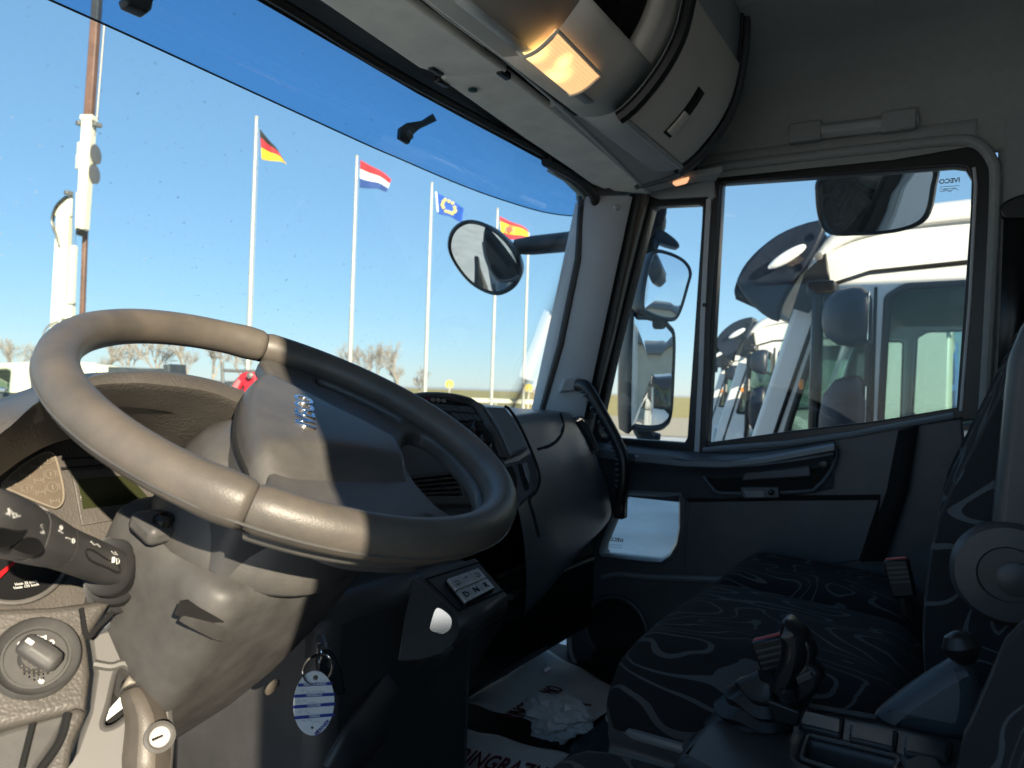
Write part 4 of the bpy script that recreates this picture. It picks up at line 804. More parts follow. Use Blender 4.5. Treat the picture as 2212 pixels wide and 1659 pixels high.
# lower column cover, clip, adjusting lever in its slot
PLW = Plane((.40, .60, 1.69), (-.42, -.80, .42))
lc = [z7(*q) for q in ((505, 905), (560, 860), (700, 830), (830, 890), (880, 1000), (1000, 1280), (1010, 1500), (990, 1800), (250, 1800), (420, 1560), (500, 1340), (535, 1120), (515, 1000))]
slot_ = cr([PLW(z7(*q)) for q in ((690, 1090), (740, 1090), (800, 1150), (770, 1290), (700, 1370), (640, 1410), (608, 1400), (640, 1290))], 4, True)
plate('column_cover', PLW.many(lc), PLW.n, .012, M['smooth'], colm, bevel=.005, holes=[slot_])
plate('slot_back', PLW.many([z7(*q) for q in ((560, 1050), (900, 1050), (900, 1450), (560, 1450))], -.03), PLW.n, .004, M['gap'], colm)
plate('slot_paper', PLW.many([z7(*q) for q in ((620, 1330), (700, 1240), (740, 1290), (610, 1390))], -.02), PLW.n, .002, M['paper'], colm)
MB().tube(cr(PLW.many([z7(*q) for q in ((540, 1060), (640, 1075), (720, 1060), (800, 1130))], .002), 5), .004, 8).build('slot_lip', M['smooth'], colm)
MB().tube(cr(PLW.many([z7(*q) for q in ((520, 880), (600, 840), (650, 775), (690, 765), (720, 800), (775, 850))], .004), 5), .005, 8).build('trim_clip', M['doorp'], colm)
lev = [[PLW(z7(*a), h0), PLW(z7(*(np.array(a)*.7+np.array(b)*.3)), h1), PLW(z7(*(np.array(a)*.3+np.array(b)*.7)), h1), PLW(z7(*b), h0)] for a, b, h0, h1 in
       (((685, 1215), (838, 1158), .002, .016), ((690, 1270), (900, 1220), .004, .024), ((725, 1370), (965, 1340), .004, .030), ((715, 1480), (985, 1460), .004, .030), ((700, 1600), (985, 1600), .004, .030), ((690, 1720), (985, 1740), .004, .030))]
MB().loft(lev, caps=True).build('adjusting_lever', M['leather'], colm, smooth=45, sub=1)
MB().loft([[PLW(z7(*a), h) for a, h in ((p, .0), (q, .012), (r_, .0))] for p, q, r_ in (((690, 1210), (750, 1165), (835, 1160)), ((700, 1165), (745, 1125), (790, 1150)))]).build('lever_cap', M['tan'], colm, solid=.004, smooth=60)
lc_ = PLW(z7(920, 1480), .032)
MB().lathe(lc_, PLW.n, [(.0125, -.006), (.0125, .001), (.010, .003), (.008, .001), (.002, .001)], 24).build('lever_screw', M['steel'], colm)
q = MB(); ribbon(q, [lc_-wa*.007+PLW.n*.002, lc_+wa*.007+PLW.n*.002], PLW.n, .002); q.build('screw_slot', M['gap'], colm)
# ================================================================ steering wheel (turned 47 degrees)
whl = thing('steering_wheel', 'large dark four spoke steering wheel with worn leather rim, turned sideways', 'steering wheel', wc)
TW = R(47); ox = wa*math.cos(TW)+wb*math.sin(TW); oy = -wa*math.sin(TW)+wb*math.cos(TW)
def WP(x, y, h=0.): return wc+ox*x+oy*y+wn*h
RW = .2065
def rimseg(name, t0, t1, rfun, mt, n=70, closed=False):
    rows = []
    for t in np.linspace(t0, t1, n):
        e = ox*math.cos(t)+oy*math.sin(t); r_ = rfun(t); rows.append([wc+e*(RW+r_*.98*math.cos(k*2*math.pi/20))+wn*(r_*1.06*math.sin(k*2*math.pi/20)) for k in range(20)])
    return MB().loft(rows, cu=True, caps=True).build(name, mt, whl, smooth=70)
tA, tB = R(11.5), R(168.5)
def rl_(t):
    e = min(t-tA, tB-t); return .0170-.0020*math.exp(-(e/.012)**2)+.0012*math.exp(-((e-.10)/.08)**2)
rimseg('leather_rim', tA+.002, tB-.002, rl_, M['leather'], 110)
rimseg('lower_rim', tB+.002, 2*math.pi+tA-.002, lambda t: .0170-.0016*math.exp(-(min(t-tB, 2*math.pi+tA-t)/.012)**2), M['leather'], 110)
MB().tube([wc+(ox*math.cos(t)+oy*math.sin(t))*(RW+.0010)-wn*.0178+0*wn for t in np.linspace(tA, 2*math.pi+tA, 90)][:-1], .0016, 6, closed=True).build('rim_seam', M['gap'], whl)
q = MB()
q.tube([wc+(ox*math.cos(t)+oy*math.sin(t))*(RW+.0168*.94)-wn*.0062 for t in np.linspace(0, 2*math.pi, 100)][:-1], .0011, 6, closed=True); q.build('stitch_line', M['pad'], whl)
# spoke web with one long slot either side and an opening below the pad
def half(pts): return pts+[(-x, y) for x, y in pts[::-1] if x > 1e-6]
arc = [(.203*math.cos(R(a)), .203*math.sin(R(a))) for a in np.linspace(-90, 11, 26)]
wo = half([(0, .052), (.05, .047), (.092, .033), (.122, .026), (.150, .032), (.176, .042)]+[(x, y) for x, y in arc[::-1]])
slr = [(.1890*math.cos(R(t)), .1890*math.sin(R(t))) for t in (-9, -18, -27, -36, -43)]+[(.164*math.cos(R(t)), .164*math.sin(R(t))) for t in (-45, -38, -30, -22, -15, -10)]
bo = half([(0, -.111), (.04, -.114), (.075, -.124), (.092, -.132), (.105, -.148), (.095, -.163), (.06, -.178), (.0, -.189)])
sm = lambda P, n=4: [WP(x[0], x[1], 0) for x in cr([np.array((a, b, 0.)) for a, b in P], n, True)]
wo3 = [WP(x, y, -.010) for x, y in wo]
web = plate('spoke_web', wo3, wn, .020, M['pad'], whl, bevel=.006, holes=[[p-wn*.010 for p in sm(slr)], [p-wn*.010 for p in sm([(-x, y) for x, y in slr])], [p-wn*.010 for p in sm(bo)]], res=4)
# pad
po = half([(0, .056), (.045, .054), (.085, .047), (.112, .037), (.128, .022), (.138, -.004), (.147, -.045), (.136, -.085), (.118, -.120), (.100, -.126), (.070, -.118), (.035, -.109), (0, -.107)])
po3 = cr([np.array((x, y, 0.)) for x, y in po], 5, True); pc_ = np.array((0, -.022, 0.))
def rx(y): return float(np.interp(y, [-.11, -.09, -.035, 0, .029, .049, .07], [.022, .030, .052, .074, .096, .116, .13]))
def ph(x, y, r_):
    d = abs(x)-rx(y); d = .5*(d+math.sqrt(d*d+.007**2)); sh_ = .008-.55*(x*x*.35+(y+.01)**2*.9); w = -.021*(1-math.exp(-d/.030))
    e = max(0, (r_-.86)/.14); return sh_+w-.014*e**2.2
rows = []
for r_ in [.001]+[k/44 for k in range(1, 40)]+[.91, .935, .96, .98, 1.0]:
    rows.append([WP(*(pc_+(p-pc_)*r_)[:2], ph(*(pc_+(p-pc_)*r_)[:2], r_)) for p in po3])
rows.append([WP(p[0], p[1], ph(p[0], p[1], 1)-.030) for p in po3])
MB().loft(rows, cu=True).build('airbag_pad', M['pad'], whl, smooth=80)
MB().tube([WP(p[0]*1.006, p[1]*1.006, ph(p[0], p[1], 1)-.010) for p in po3], .0022, 6, closed=True).build('pad_seam', M['gap'], whl)
# boss behind the pad and spoke roots
MB().loft([[WP(p[0]*s_, p[1]*s_-.003, h) for p in po3] for s_, h in ((.985, -.016), (.93, -.030), (.70, -.055))], cu=True, caps=True).build('boss', M['pad'], whl, smooth=60)
# raised chrome letters
ems = text('emblem', 'IVECO', WP(0, .000, ph(0, .004, 0)+.0006), ox, oy, .027, M['chrome'], whl, ext=.0010, bev=.0006)
for v in ems.data.vertices:
    L_ = np.array(v.co); p = L_; y_ = float((p)@oy); x_ = float(p@ox); x2 = x_*1.08
    v.co = V3([float(t) for t in (p+ox*(x2-x_)+wn*(ph(x2, y_, 0)-ph(0, .004, 0)))])
# ================================================================ passenger bench
ZC = 1.64
ps = thing('passenger_seat', 'dark double passenger seat with grey wavy line pattern beside the door', 'seat', (1.38, .2, 1.28))
def cushion(name, x0, x1, y0, y1, z, mt, par, th=.12, crown=.016, r_=.05, tilt=.02):
    nx, ny = 13, 13; top = []
    for i in range(nx):
        u = i/(nx-1); row = []
        for j in range(ny):
            v = j/(ny-1); U_, V_ = 2*u-1, 2*v-1
            ex = max(0, (abs(U_)-.72)/.28); ey = max(0, (abs(V_)-.72)/.28)
            h = crown*(1-U_*U_*.6)*(1-V_*V_*.5)-r_*(1-math.sqrt(max(0, 1-ex*ex)))-r_*(1-math.sqrt(max(0, 1-ey*ey)))
            row.append((x0+(x1-x0)*u, y0+(y1-y0)*v, z+h+tilt*(v-.5)))
        top.append(row)
    low = [[(x0+(x1-x0)*i/(nx-1), y0+(y1-y0)*j/(ny-1), z-th) for j in range(ny)] for i in range(nx)]
    mb = MB(); mb.loft(top)
    edge = [top[0][j] for j in range(ny)]+[top[i][-1] for i in range(1, nx)]+[top[-1][j] for j in range(ny-2, -1, -1)]+[top[i][0] for i in range(nx-2, 0, -1)]
    base = [low[0][j] for j in range(ny)]+[low[i][-1] for i in range(1, nx)]+[low[-1][j] for j in range(ny-2, -1, -1)]+[low[i][0] for i in range(nx-2, 0, -1)]
    ce = np.array([(x0+x1)/2, (y0+y1)/2, 0.])
    def sh_(P, f, dz_): return [tuple(ce*np.array((1, 1, 0))+(np.array(p)-ce)*np.array((f, f, 0))+np.array((0, 0, np.array(p)[2]+dz_))) for p in P]
    mid = [tuple((np.array(a)*.55+np.array(b)*.45-ce)*np.array((1.035, 1.04, 1))+ce) for a, b in zip(edge, base)]
    mb.loft([edge, mid, base], cu=True)
    o = mb.build(name, mt, par, smooth=180, sub=1)
    return o
cushion('seat_cushion', .985, 1.435, .03, .425, ZC, M['fabric'], ps)
cushion('seat_cushion', 1.452, 1.775, .05, .43, ZC-.004, M['fabric'], ps)
MB().loft([cr([np.array(p) for p in ((.99, y, ZC-.105), (1.0, y, ZC-.15), (1.05, y, ZC-.19), (1.7, y, ZC-.19), (1.76, y, ZC-.15), (1.77, y, ZC-.105))], 3) for y in (.03, .30, .40, .425)], caps=True).build('seat_pan', M['doorp'], ps, smooth=50, bevel=.004)
MB().tube([np.array(p) for p in ((.985, .10, ZC-.118), (.985, .38, ZC-.118), (1.01, .428, ZC-.118), (1.40, .43, ZC-.118), (1.76, .432, ZC-.118))], .008, 8).build('pan_edge', M['doorhi'], ps)
MB().box((1.38, .14, 1.37), (.70, .22, .18)).build('seat_base', M['black'], ps, bevel=.02)
plate('base_skirt', rnd([Z(*s1(*q), 1.42) for q in ((40, 1240), (330, 1020), (470, 1120), (470, 1300), (120, 1300))], .08), (0, .1, 1), .12, M['carpet'], ps, bevel=.01)
# backrests: front face profile (y,z)
bf = cr([np.array((0, y, z)) for y, z in ((-.02, 1.50), (.0, 1.58), (.012, 1.66), (.016, 1.72), (.014, 1.78), (.003, 1.86), (-.035, 1.96), (-.070, 2.05), (-.105, 2.14), (-.135, 2.195), (-.165, 2.205))], 3)
def back(x0, x1):
    rows = []
    for p in bf:
        row = []
        for u in np.linspace(-1, 1, 15):
            e = max(0, (abs(u)-.80)/.20); bol = .022*math.exp(-((abs(u)-.78)/.16)**2)
            row.append(np.array((x0+(x1-x0)*(u+1)/2, p[1]+bol-.06*(1-math.sqrt(max(0, 1-e*e))), p[2])))
        row += [np.array((x1, p[1]-.13, p[2]-.02)), np.array((x0, p[1]-.13, p[2]-.02))]
        rows.append(row)
    MB().loft(rows, cu=True, caps=True).build('backrest', M['fabric'], ps, smooth=60)
back(.985, 1.395); back(1.41, 1.78)
for x in (1.19, 1.60):
    hb = []
    for z, h, d in ((2.215, .06, .02), (2.23, .11, .042), (2.28, .128, .05), (2.36, .125, .05), (2.41, .10, .04), (2.425, .05, .02)):
        hb.append([np.array((x+h*math.copysign(abs(math.cos(t))**.6, math.cos(t)), -.17-.25*(z-2.2)+d*math.copysign(abs(math.sin(t))**.7, math.sin(t)), z)) for t in np.linspace(0, 2*math.pi, 20, endpoint=False)])
    MB().loft(hb, cu=True, caps=True).build('headrest', M['pad'], ps, smooth=70)
    for k in (-.05, .05): MB().tube([(x+k, -.165, 2.19), (x+k, -.17, 2.24)], .006, 8).build('headrest_post', M['steel'], ps)
# folded-up armrest with its round hinge cover on the inboard side
XA = .968
PA = Plane((XA, 0, 1.9), (-1, 0, 0))
am = [PA(q) for q in ((2172, 860), (2182, 770), (2215, 690), (2290, 690), (2300, 1160), (2200, 1172), (2140, 1160), (2152, 1040))]
plate('armrest', rnd(am, .2), PA.n, .06, M['plastic'], ps, bevel=.012)
hc_ = PA((2178, 1238)); MB().lathe(hc_+np.array((.03, 0, 0)), (-1, 0, 0), [(.052, 0), (.055, .01), (.055, .034), (.050, .040), (.030, .041), (.028, .038), (.001, .038)], 40).build('hinge_cover', M['plastic'], ps, smooth=40)
MB().lathe(hc_+np.array((-.008, 0, 0))+np.array((0, -.006, -.004)), (-1, 0, 0), [(.018, 0), (.018, .003), (.014, .005)], 28).build('hinge_cap', M['plastic'], ps)
# belt buckles
def buckle(lab, q0, q1, xb, w, grp='red topped seat belt buckles', wid=(-1., 0, 0)):
    a, b_ = X(*q0, xb), X(*q1, xb); t = thing('belt_buckle', lab, 'belt buckle', b_, grp)
    d = b_-a; L_ = np.linalg.norm(d); d /= L_; s_ = np.cross(d, (1, 0, 0)); s_ /= np.linalg.norm(s_); n2 = np.cross(s_, d)
    MB().box(a+d*L_*.35, (L_*.68, w, .022), (d, s_, n2)).build('buckle_body', M['black'], t, bevel=.004)
    MB().box(a+d*.001, (.003, w*.86, .012), (d, s_, n2)).build('release_button', M['redp'], t, bevel=.002)
    for k in range(4): MB().box(a+d*(.012+.007*k)-n2*.0112*(1 if np.dot(n2, EYE-a) < 0 else -1), (.0025, w*.8, .001), (d, s_, n2)).build('buckle_rib', M['plastic'], t)
    MB().tube([a+d*L_*.68, b_], w*.3, 8).build('buckle_stem', M['black'], t)
buckle('red topped seat belt buckle standing between passenger cushion and backrest', s1(1600, 372), s1(1660, 640), 1.24, .034)
# ================================================================ driver's seat
ds_ = thing('driver_seat', "driver's seat with wavy patterned fabric, only its cushion edge and bolster in view", 'seat', (.48, .1, 1.28))
cushion('seat_cushion', .25, .705, -.05, .345, 1.656, M['fabric'], ds_, tilt=.0)
rows = []
for z, y, w in ((1.58, -.05, .235), (1.66, -.02, .245), (1.74, -.03, .245), (1.82, -.055, .24), (1.87, -.085, .22), (1.885, -.12, .19)):
    row = []
    for u in np.linspace(-1, 1, 15):
        e = max(0, (abs(u)-.75)/.25); row.append((.485+w*u, y+.03*math.exp(-((abs(u)-.8)/.18)**2)-.05*(1-math.sqrt(max(0, 1-e*e))), z))
    rows.append(row+[(.485+w, y-.13, z-.02), (.485-w, y-.13, z-.02)])
MB().loft(rows, cu=True, caps=True).build('backrest', M['fabric'], ds_, smooth=60)
MB().box((.48, .12, 1.45), (.40, .34, .24)).build('seat_base', M['black'], ds_, bevel=.03)
ca = X(*s1(1915, 820), .84)
plate('side_shield', cr([X(*s1(*q), .845) for q in ((1895, 850), (1945, 858), (1990, 930), (2010, 1060), (1960, 1240), (1740, 1220), (1500, 1150), (1560, 1065), (1720, 950))], 3, True), (-1, 0, .15), .05, mat('seat_shield', (.034, .048, .062), .42, grain=.3, gscale=900), ds_, bevel=.018)
MB().lathe(ca+np.array((0, .0, .004)), (0, .3, 1), [(.008, -.014), (.015, -.006), (.017, .002), (.012, .012), (.004, .016)], 20).build('lever_knob', M['black'], ds_)
# ================================================================ centre console with trays
con = thing('centre_console', 'dark centre console tray box between the seats with moulded pockets', 'console', (.86, .1, 1.28))
ZK = 1.63; PK = Plane((.85, .1, ZK), (0, 0, 1))
top_ = [s1(*q) for q in ((545, 1310), (600, 1230), (700, 1130), (1190, 1078), (1500, 1130), (1870, 1215), (2300, 1300), (2300, 1800), (1300, 1800), (900, 1500))]
tr = [s1(*q) for q in ((1185, 1218), (1600, 1318), (1612, 1345), (1560, 1470), (1150, 1330), (1160, 1280))]
plate('console_top', rnd(PK.many(top_), .08), PK.n, .20, M['plastic'], con, bevel=.012, holes=[rnd(PK.many(tr), .15)])
MB().tube(rnd(PK.many(tr, .001), .15), .0025, 6, closed=True).build('tray_rim', M['smooth'], con)
plate('tray_floor', PK.many(tr, -.03), PK.n, .004, M['black'], con)
for k in range(3):
    a = [PK(s1(*q), -.026) for q in ((1230+110*k, 1275+28*k), (1270+110*k, 1300+28*k), (1290+110*k, 1330+28*k))]; MB().tube(cr(a, 4), .004, 6).build('tray_rib', M['smooth'], con)
for poly in (((1145, 1090), (1345, 1140), (1340, 1210), (1140, 1160)), ((1385, 1155), (1600, 1205), (1595, 1275), (1380, 1225)), ((1645, 1212), (1860, 1262), (1850, 1330), (1640, 1290))):
    plate('pocket_pad', rnd(PK.many([s1(*q) for q in poly], .006), .1), PK.n, .008, M['plastic'], con, bevel=.003)
    q = MB(); pp = [s1(*t) for t in poly]; q.tube(PK.many([pp[1], pp[2], pp[3]], .003), .003, 6); q.build('pocket_groove', M['gap'], con)
MB().tube(PK.many([s1(*q) for q in ((1180, 1078), (1500, 1132), (1870, 1215))], .003), .004, 8).build('console_rail', M['smooth'], con)
plate('phone_slot', rnd(PK.many([s1(*q) for q in ((1640, 1330), (1700, 1305), (1800, 1320), (1838, 1373), (1800, 1420), (1640, 1400))], .012), .2), PK.n, .016, M['smooth'], con, bevel=.004)
# ---- parking brake lever with its gaiter
br = thing('brake_lever', 'black parking brake grip rising from a pleated rubber gaiter on the console', 'brake lever', PK(s1(920, 1200)))
XB = .87
def BP(q, y): return X(*s1(*q), XB+(y-y0))
y0 = PK(s1(940, 1180))[1]
gai = []
gl = [((640, 1235), (1105, 1290)), ((690, 1165), (1120, 1245)), ((705, 1145), (1095, 1235)), ((730, 1090), (1110, 1195)), ((750, 1068), (1095, 1180)), ((775, 1020), (1120, 1160)), ((800, 1005), (1105, 1140)), ((822, 965), (1120, 1110)), ((850, 955), (1110, 1090)), ((900, 920), (1100, 1050)), ((950, 915), (1080, 1030))]
for k, (a, b_) in enumerate(gl):
    A_, B_ = BP(a, y0-.0), BP(b_, y0); c = (A_+B_)/2; hx = (B_-A_)/2; w = np.linalg.norm(hx); gai.append([c+hx*(1+.10*(-1)**k)*math.cos(t)+np.array((w*(.72+.10*(-1)**k)*math.sin(t), 0, 0))+np.array((0, 0, .0025*math.sin(5*t+k))) for t in np.linspace(0, 2*math.pi, 28, endpoint=False)])
MB().loft(gai, cu=True, caps=True).build('gaiter', M['rubber'], br, smooth=60)
MB().loft([[p*1.0 for p in gai[0]], [(p-sum(gai[0])/28)*1.12+sum(gai[0])/28-np.array((0, 0, .004)) for p in gai[0]]], cu=True).build('gaiter_base', M['smooth'], br, smooth=60)
gp_ = ((1036, 712), (1050, 682), (1074, 680), (1110, 705), (1160, 755), (1182, 830), (1170, 900), (1130, 955), (1112, 1010), (1150, 1085), (1080, 1075), (985, 1030), (1000, 965), (1032, 880), (1044, 800), (1034, 750))
plate('grip', cr([BP(q, y0-.03) for q in gp_], 3, True), (-1, 0, 0), .052, M['black'], br, bevel=.017, smooth=70, res=4)
kl = [BP(q, y0-.022) for q in ((1150, 760), (1195, 790), (1215, 850), (1200, 880), (1245, 930), (1235, 1000), (1190, 1050), (1130, 1080), (1110, 1040), (1130, 960), (1110, 930), (1150, 880), (1160, 820))]
plate('finger_guard', cr(kl, 3, True), (-1, 0, 0), .03, M['black'], br, bevel=.006)
plate('release_trigger', rnd([BP(q, y0-.024) for q in ((1120, 940), (1195, 905), (1210, 950), (1135, 985))], .15), (-1, 0, 0), .008, M['plastic'], br, bevel=.002)
MB().loft([[BP(q, y0-.01)+np.array((d, 0, 0)) for q, d in ((p, -.03), (r_, -.03), (r_, .03), (p, .03))] for p, r_ in (((1010, 1000), (1170, 1060)), ((1040, 1090), (1165, 1120)), ((1060, 1110), (1150, 1130)))], cu=True, caps=True).build('grip_collar', M['black'], br, bevel=.006)
buckle('red topped seat belt buckle leaning behind the parking brake grip', s1(985, 745), s1(1090, 1010), .93, .040)
# ================================================================ papers and tissue on the floor
ZP = 1.296
def paper(lab, poly, name='paper_mat', grp='protective paper floor mats'):
    t = thing(name, lab, 'paper mat', Z(*z8(*poly[0]), ZP), grp); P = [Z(*z8(*q), ZP) for q in poly]
    A_, B_, C_, D_ = P; nU, nV = 22, 22; rows = []
    for i in range(nU+1):
        u = i/nU; rows.append([quad(A_, B_, C_, D_, u, v)+np.array((0, 0, .004+.0035*math.sin(9*u+2*v)+.0022*math.sin(14*v-5*u)+.010*max(0, .12-min(u, v, 1-u, 1-v))*abs(math.sin(12*(u+v))))) for v in np.linspace(0, 1, nV+1)])
    MB().loft(rows).build('sheet', M['paper'], t, smooth=80, solid=.0006)
    return t, (A_, B_, C_, D_)
pa, A4 = paper('grey paper floor mat lying at an angle under the crumpled tissue', [(1010, 905), (1460, 612), (1960, 872), (1590, 1088)])
# dark red lettering printed on the mats
def lettering(s_, c, right, up, size, par):
    text('printed_word', s_, c, right, up, size, M['red'], par, ext=.0003, bev=.0006, fit=float(np.linalg.norm(right)))
q0, q1 = Z(*z8(1280, 985), ZP+.010), Z(*z8(1535, 815), ZP+.010)
lettering('RINGRAZIAMO', (q0+q1)/2, q1-q0, np.cross((0, 0, 1), q1-q0), .060, pa)
q0, q1 = Z(*z8(1610, 945), ZP+.010), Z(*z8(1690, 900), ZP+.010)
lettering('ZA', (q0+q1)/2, q1-q0, np.cross((0, 0, 1), q1-q0), .050, pa)
lg = [Z(*z8(*q), ZP+.0095) for q in ((1455, 715), (1488, 697), (1502, 712), (1470, 735))]
plate('printed_logo', lg, (0, 0, 1), .001, M['redp'], pa, bevel=.0002)
q = MB()
for k in range(3): ribbon(q, [Z(*z8(1430+6*k, 698+10*k), ZP+.0095), Z(*z8(1470+4*k, 678+9*k), ZP+.0095)], (0, 0, 1), .004)
q.build('printed_lines', M['ink'], pa)
pb, B4 = paper('paler paper floor mat in front of the driver seat with large red capitals', [(580, 1262), (905, 1022), (1600, 1190), (1300, 1480)])
q0, q1 = Z(*z8(985, 1190), ZP+.011), Z(*z8(1285, 1262), ZP+.011)
text('printed_word', 'RINGRAZIAMO', q0, q1-q0, np.cross((0, 0, 1), q1-q0), .078, M['red'], pb, ext=.0003, align='LEFT', bev=.0008, fit=float(np.linalg.norm(q1-q0))*2.1)
# rubber mat edge between papers
MB().box((1.20, .83, 1.283), (.9, .30, .006)).build('rubber_mat', M['floor'], cab)
tc_ = Z(*z8(1530, 985), ZP+.02); ti = thing('crumpled_tissue', 'crumpled white tissue lying on the grey paper mat', 'tissue', tc_-np.array((0, 0, .03)))
bm = bmesh.new(); bmesh.ops.create_icosphere(bm, subdivisions=4, radius=1)
from mathutils import noise
for v in bm.verts:
    p = v.co.copy(); d = 1+.55*noise.noise(p*1.7+V3((3, 1, 2)))+.35*(1-abs(noise.noise(p*3.6))*2)*.6+.20*abs(noise.noise(p*8))
    q = p*d; v.co = V3((tc_[0]+q.x*.043, tc_[1]+q.y*.060, tc_[2]+.006+q.z*.036))
me = bpy.data.meshes.new('tissue_wad'); bm.to_mesh(me); bm.free(); finish(me, 'tissue_wad', M['tissue'], ti, smooth=28)
# ================================================================ ignition key, ring and tag
YK = .565
kp = thing('ignition_key', 'black folding key head hanging from the ignition behind the tag', 'key', Y(725, 1440, YK+.03))
plate('key_head', rnd([Y(*q, YK+.02) for q in ((700, 1405), (722, 1404), (735, 1440), (741, 1495), (725, 1500), (690, 1480), (690, 1430))], .2), (-.5, -.8, .2), .012, M['black'], kp, bevel=.003)
for k in range(3): plate('key_button', circ(Y(716+4*k, 1435+22*k, YK+.019), (1, 0, 0), (0, 0, 1), .005, 14)[:-1], (-.5, -.8, .2), .002, M['plastic'], kp, bevel=.0005)
MB().tube([Y(692, 1378, YK+.05), Y(700, 1408, YK+.03)], .006, 8).build('key_blade', M['steel'], kp)
rc = Y(687, 1447, YK); ring = thing('key_ring', 'thin steel split ring joining key and oval tag', 'key ring', rc)
ca_, cb_ = np.array((.88, -.48, 0)), np.array((0, 0, 1.))
rr_ = np.linalg.norm(Y(710, 1447, YK)-rc)*.95
MB().tube([p+np.array((0, 0, .0)) for p in circ(rc, ca_, cb_, rr_, 40)[:-1]], .0011, 6, closed=True).build('ring_coil', M['chrome'], ring)
MB().tube([p for p in circ(rc+np.array((.0015, .002, .0)), ca_, cb_, rr_, 40)[:-1]], .0011, 6, closed=True).build('ring_coil', M['chrome'], ring)
MB().tube(circ(Y(690, 1410, YK+.012), (.5, .8, 0), (0, 0, 1), .010, 24)[:-1], .001, 6, closed=True).build('ring_link', M['chrome'], ring)
PG = Plane(Y(678, 1520, YK), (-.55, -.80, .10))
tg = thing('key_tag', 'white oval plastic key tag with blue bands and handwriting hanging under the column', 'key tag', PG((678, 1590)))
ell = [PG((678+44.5*math.cos(t)+ -1.5*math.sin(t), 1519+70*math.sin(t)-3*math.cos(t))) for t in np.linspace(0, 2*math.pi, 48, endpoint=False)]
def eh(cx_, cy_, r_): return [PG((cx_+r_*math.cos(t), cy_+r_*math.sin(t))) for t in np.linspace(0, 2*math.pi, 16, endpoint=False)]
plate('tag_body', ell, PG.n, .0016, M['offwhite'], tg, bevel=.0004, holes=[eh(682, 1464, 5.5), eh(675, 1572, 3.4)])
def tq(x, y, h=.0005): return PG(z7(x, y), h)
bu = tq(1900, 1180)-tq(1720, 1190); bv = np.cross(PG.n, bu)
for ya, yb, xl, xr, s_ in ((1182, 1172, 1722, 1908, 'MARCA ANNO'), (1246, 1234, 1698, 1924, 'MODELLO'), (1308, 1290, 1692, 1928, 'COLORE'), (1370, 1352, 1700, 1922, 'TARGA')):
    q = MB(); ribbon(q, [tq(xl, ya), tq(xr, yb)], PG.n, .0030, .0003); q.build('blue_band', M['blueink'], tg)
    text('band_word', s_, tq((xl+xr)/2, (ya+yb)/2-1, .0009), bu, bv, .0034, M['offwhite'], tg, ext=.0001, bev=.00008)
random.seed(3); q = MB()
for y_, x0, x1 in ((1215, 1725, 1895), (1275, 1700, 1840), (1335, 1712, 1800), (1390, 1735, 1850)):
    x = x0; pts = []
    while x < x1: pts.append(tq(x, y_+random.uniform(-16, 14), .0005)); x += random.uniform(6, 14)
    for k in range(0, len(pts)-3, 4): ribbon(q, pts[k:k+4], PG.n, .00045, .0002)
q.build('handwriting', M['ink'], tg)
text('tag_print', 'BERNER', tq(1856, 1426, .0006), tq(1875, 1405)-tq(1835, 1448), np.cross(PG.n, tq(1875, 1405)-tq(1835, 1448)), .0052, M['blueink'], tg, ext=.0001, bev=.0001)
plate('tag_logo', rnd([tq(*q, .0007) for q in ((1820, 1442), (1831, 1440), (1834, 1453), (1822, 1456))], .1), PG.n, .0004, M['redp'], tg, bevel=.0001)
# belt guide on the rear pillar
bg_ = thing('belt_guide', 'black seat belt guide on rear pillar at right edge', 'belt guide', X(2200, 470, 1.79))
plate('guide_plate', cr([X(*q, 1.785) for q in ((2160, 445), (2190, 425), (2230, 420), (2260, 470), (2200, 480), (2166, 470))], 3, True), (-1, 0, 0), .02, M['black'], bg_, bevel=.005)
MB().loft([[X(2168, 470, 1.785), X(2240, 470, 1.785)], [X(2160, 690, 1.785), X(2225, 690, 1.785)], [X(2150, 900, 1.785), X(2200, 900, 1.785)]]).build('webbing', M['black'], bg_, solid=.002)
bl2 = thing('belt_webbing', 'dark seat belt strap hanging against the door behind the far cushion', 'belt strap', X(1880, 1200, 1.77))
MB().loft([[X(1940, 930, 1.765), X(1985, 920, 1.765)], [X(1915, 1060, 1.762), X(1962, 1060, 1.762)], [X(1862, 1212, 1.76), X(1912, 1212, 1.76)]]).build('webbing', M['gap'], bl2, solid=.002)
# ================================================================ outside: our own mirrors and sun shield
def oval_mirror(name, lab, q, dep, w, h, nrm, roll, shape, curv=.003, dpt=.09, par=None):
    c = D(*q, dep); t = thing(name, lab, 'mirror', c) if par is None else par
    n = np.array(nrm, float); n /= np.linalg.norm(n); a = np.cross((0, 0, 1.), n); a /= np.linalg.norm(a); b = np.cross(n, a)
    a, b = a*math.cos(roll)+b*math.sin(roll), -a*math.sin(roll)+b*math.cos(roll)
    P = cr([np.array((x, y, 0.)) for x, y in shape], 5, True)
    def ring_(s_, hh): return [c+a*p[0]*w*s_+b*p[1]*h*s_+n*hh for p in P]
    MB().loft([ring_(.86, -.003), ring_(.895, .004), ring_(.95, .010), ring_(1.0, .003), ring_(1.0, -.01), ring_(.93, -dpt*.55), ring_(.70, -dpt*.9), ring_(.35, -dpt)], cu=True, caps=True).build('housing', M['dkblue'], t, smooth=60)
    g = []
    for s_ in (.001, .3, .6, .8, .90): g.append(ring_(s_, .0055-curv*(s_**2)))
    MB().loft(g[::-1], cu=True).build('mirror_glass', M['mirror'], t, smooth=80)
    return t, c, a, b, n
